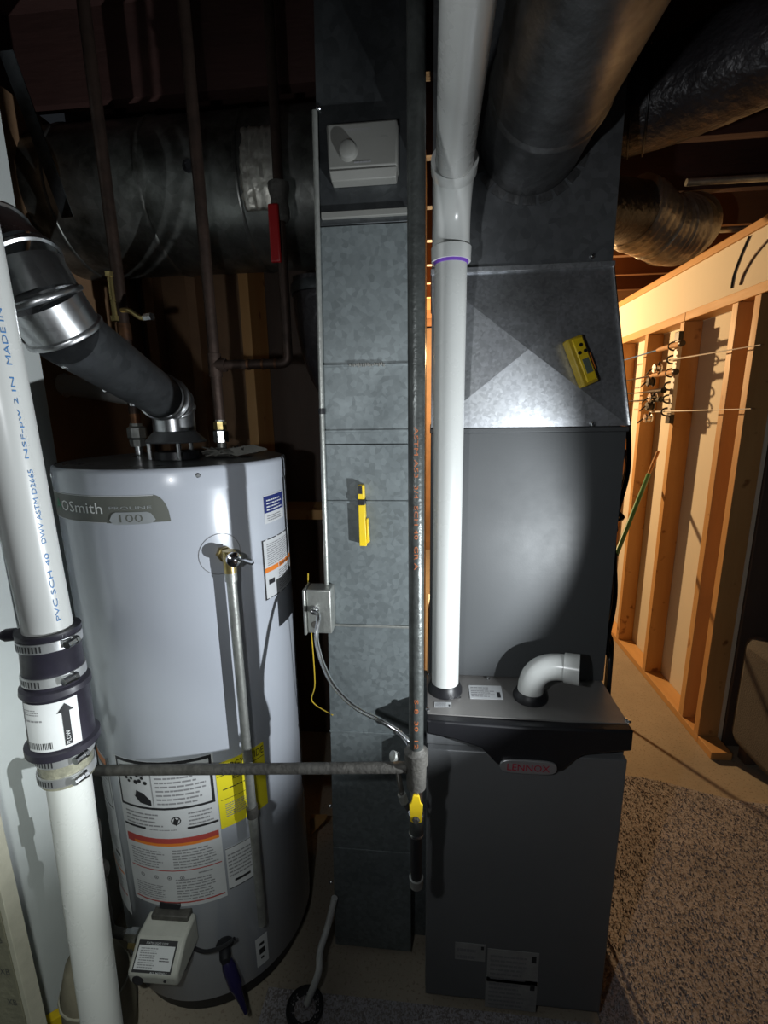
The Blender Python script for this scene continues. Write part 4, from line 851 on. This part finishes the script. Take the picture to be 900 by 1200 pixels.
# wires on the band
w1 = MB().tube(spline([atX(878, 277, WX+.026), atX(868, 300, WX+.026), atX(860, 322, WX+.026), atX(857, 338, WX+.026)]), .004, 'blackplastic', 8)
tag(w1.build('cable'), 'left black cable drooping over the cream band above the studs', 'cable', 'band cables')
w2 = MB().tube(spline([atX(900, 281, WX+.026), atX(884, 300, WX+.026), atX(872, 320, WX+.026), atX(867, 334, WX+.026)]), .004, mat('brown_cable', (.12, .06, .03), .5), 8)
tag(w2.build('cable'), 'right brown cable drooping over the cream band above the studs', 'cable', 'band cables')

# ================================================================ FISHING RODS
rk = thing('rod_rack', atX(782, 494, WX-.01), 'white rod rack with black clips screwed to a stud', 'rack')
rt, rb_ = atX(799, 388, WX-.012), atX(783, 496, WX-.012); yr = (rt.y+rb_.y)/2
MB().box((WX-.022, yr-.020, rb_.z+.03), (WX-.003, yr+.020, rt.z-.03), 'whitep').build('rail', rk, bevel=.002)
for z in (rb_.z, rt.z-.045): MB().box((WX-.026, yr-.024, z), (WX-.003, yr+.024, z+.045), 'blackplastic').build('end_cap', rk, bevel=.003)
nclip = 6; zs = [rt.z-.07-i*(rt.z-rb_.z-.13)/(nclip-1) for i in range(nclip)]
for z in zs:
    MB().tube([Vector((WX-.022-.028*math.sin(t)-.01, yr+.0, z+.020*math.cos(t))) for t in [.0+i*.33 for i in range(10)]]+[Vector((WX-.03, yr, z-.020))], .0045, 'blackplastic', 8).build('clip', rk)
XR = WX-.048
def rod(i, z, label, gy0, gy1, y_tip, grip, blank, reel=None, dz=0):
    t = thing('fishing_rod', (XR, (gy0+gy1)/2, z), label, 'fishing rod', 'fishing rods on the rack')
    MB().tube([(XR, gy1, z), (XR, y_tip, z+dz)], .003, blank, 8, rs=[.0045, .0018]).build('blank', t)
    if grip: MB().lathe((XR, gy0, z), (0, 1 if gy1 > gy0 else -1, 0), [(0, .012), (.004, .016), (.012, .014), (abs(gy1-gy0)-.03, .011), (abs(gy1-gy0), .006)], grip, 16).build('grip', t)
    if grip == 'cork': MB().lathe((XR, gy0-.012 if gy1 > gy0 else gy0+.012, z), (0, 1 if gy1 > gy0 else -1, 0), [(0, .015), (.014, .016)], 'blackplastic', 16).build('butt_cap', t)
    if reel:
        y = reel; MB().lathe((XR-.03, y, z-.034), (1, 0, 0), [(0, .022), (.006, .026), (.010, .018), (.026, .018), (.03, .026), (.036, .022)], 'steel' if i % 2 else 'irondark', 20).build('reel', t)
        MB().cyl((XR, y, z), (XR-.01, y, z-.025), .006, 'blackplastic', 10).build('reel_foot', t); MB().tube([(XR-.035, y, z-.034), (XR-.05, y+.01, z-.05), (XR-.05, y+.03, z-.06)], .004, 'blackplastic', 8).build('crank', t)
    return t
rod(0, zs[0], 'cork-handled fishing rod, topmost on the rack', yr-.10, yr+.15, 3.6, 'cork', 'blue', None, -.01)
rod(1, zs[1], 'pale thin fishing rod without a reel, second from top on the rack', yr+.05, yr+.06, 1.95, None, 'whitep', yr+.10, -.02)
rod(2, zs[2], 'cork-handled fishing rod with a red collar and a reel', yr-.07, yr+.20, 3.6, 'cork', 'blackplastic', yr+.16, -.01)
rod(3, zs[3]-.02, 'black spinning rod with a dark reel, fourth on the rack', yr+.02, yr+.22, 3.5, 'blackplastic', 'blackplastic', yr+.12)
rod(4, zs[4], 'olive fly rod with a round silver reel below its handle', yr+.04, yr+.20, 3.4, 'irondark', 'blackplastic', yr+.14, 0)
rod(5, zs[5], 'white-tipped fishing rod, lowest on the rack', yr+.05, yr+.16, 1.95, None, 'whitep', yr+.15, .01)
# green handled stick leaning on the studs
gk = thing('green_pole', atX(722, 655, WX-.10), 'green and bare wood pole leaning against the studs beside the coil cabinet', 'pole')
gA, gB, gC = atX(735, 618, 1.02), atX(760, 556, WX-.03), atX(771, 533, WX-.012)
gA = atX(722, 650, .95); MB().tube([gA, gB], .012, 'greenp', 12).build('handle', gk); MB().tube([gB, gC+Vector((0, 0, .02))], .009, 'cork', 12).build('shaft', gk)
MB().tube([gA, Vector((gA.x-.03, gA.y-.10, 0.02))], .008, 'blackplastic', 10).build('lower_shaft', gk)
# refrigerant lines and cables beside the furnace
for i, (px0, px1, x, r, m_, lab) in enumerate(((722, 712, .478, .006, 'blackplastic', 'black cable running down the right side of the coil cabinet, nearest it'), (728, 717, .500, .007, 'blackplastic', 'black insulated line beside the right cabinet edge, middle one'), (732, 722, .520, .0045, 'copper', 'bare copper line hanging right of the furnace, outermost'))):
    yy = [1.20, 1.26, 1.30][i]; mb = MB()
    mb.tube(spline([(x, yy, H-.02-.08*i), (x+.012, yy, H-.15), (x-.004, yy+.01, H-.30), (x+.010*(1-i), yy, H-.48), (x-.003, yy-.01, H-.62), (x, yy-.04, H-.74), (x-.002, yy-.02, .03)]), r, m_, 10)
    tag(mb.build('refrigerant_line'), lab, 'cable', 'lines beside the furnace')
kn = MB(); kn.tube([Vector((.480+.02*math.cos(t)*.5, 1.22+.02*math.sin(t*2), H-.20-.012*t)) for t in [i*.4 for i in range(24)]], .006, 'blackplastic', 8)
tag(kn.build('cable_bundle'), 'tangled black cable bundle at the right edge of the coil cabinet', 'cable')
# pale padded armchair corner at the far right edge
ch = thing('armchair', (1.72, 1.72, 0), 'pale grey upholstered armchair side at the right edge of the picture', 'armchair')
MB().box((1.30+.04, 1.50, .10), (1.60, 1.98, .62), 'cloth').build('arm', ch, bevel=.05); MB().box((1.601, 1.52, .10), (2.1, 1.98, .42), 'cloth').build('seat', ch, bevel=.04); MB().box((1.60, 1.985, .10), (2.2, 2.045, .90), 'cloth').build('backrest', ch, bevel=.03)
for x, y in ((1.40, 1.55), (1.40, 1.92), (2.05, 1.55), (2.05, 1.92)): MB().box((x, y, .009), (x+.05, y+.05, .10), 'board').build('foot', ch)

# ================================================================ LOWER LEFT CORNER
ps = thing('panel_sheet', (-.80, .62, 0), 'weathered panel with stamped marks standing upright in the lower left corner', 'panel')
e = atZ(47, 1200, .15)
ey = .585; ex = atY(32, 1140, ey).x-.018
MB().box((ex-.30, ey, .0), (ex-.010, ey+.03, 1.0), 'osb').build('sheet', ps, bevel=.001); MB().box((ex-.0095, ey+.001, .0), (ex+.001, ey+.029, 1.0), 'osbedge').build('edge_strip', ps, bevel=.001)
pm = flat((ex-.30, ey-.0006, 0), (1, 0, 0), (0, 0, 1)); 
for k in range(9): mk = MB(); mk.text(pm, 'XB', .262, .10+k*.075, .020, .014, 0, 'ink'); mk.build('stamped_mark', ps)['kind'] = 'stuff'
bk = thing('canvas_bag', (-.82, .80, 0), 'rounded tan canvas bag standing on the floor behind the white discharge pipe', 'bag')
mb = MB(); mb.lathe((-.82, .80, .0), (0, 0, 1), [(0, .055), (.02, .075), (.10, .080), (.20, .074), (.27, .055), (.30, .020), (.305, .004)], 'sack', 28); mb.build('bag_body', bk, ang=60)
MB().tube([Vector((-.82+.076*math.cos(t), .80+.076*math.sin(t), .19)) for t in [i*.35 for i in range(19)]], .003, 'osbedge', 6).build('seam', bk)
lv = thing('spirit_level', (-.66, .63, .0), 'yellow spirit level lying on the floor behind the white discharge pipe', 'level')
lc = atZ(99, 1176, .12); lv.location = (lc.x, lc.y, 0)
mt = Matrix.Translation(lc) @ Matrix.Rotation(math.radians(25), 4, 'Z') @ Matrix.Rotation(math.radians(-18), 4, 'Y')
MB().box((-.09, -.012, -.020), (.09, .012, .020), 'yellow', mt).build('level_body', lv, bevel=.002); MB().box((-.02, -.013, -.010), (.02, .013, .010), 'lcd', mt).build('vial', lv)
# floor drain and hose
fdn = thing('floor_drain', (-.335, .93, 0), 'black drain hole cup in the floor between heater and tall duct', 'drain')
dc_ = Vector((-.325, .90, .0)); MB().lathe(dc_, (0, 0, 1), [(.001, .050), (.014, .050), (.016, .046), (.010, .042), (.004, .002)], 'ink', 36).build('cup', fdn)
wh_ = MB(); wh_.tube(spline([atY(392, 1052, 1.03), atY(384, 1085, 1.01), atY(375, 1115, .96), atY(373, 1140, .92), Vector((-.320, .905, .02))]), .009, 'pvc', 14)
tag(wh_.build('condensate_hose'), 'white plastic condensate hose dropping into the floor drain', 'hose')
tg = MB(); p = [atY(363, 960, 1.35), atY(382, 960, 1.35), atY(364, 979, 1.35)]; tg.prism(p, (0, .02, 0), 'wood')
tag(tg.build('wood_scrap'), 'small orange wood offcut wedged in the dark gap behind the heater', 'wood scrap')
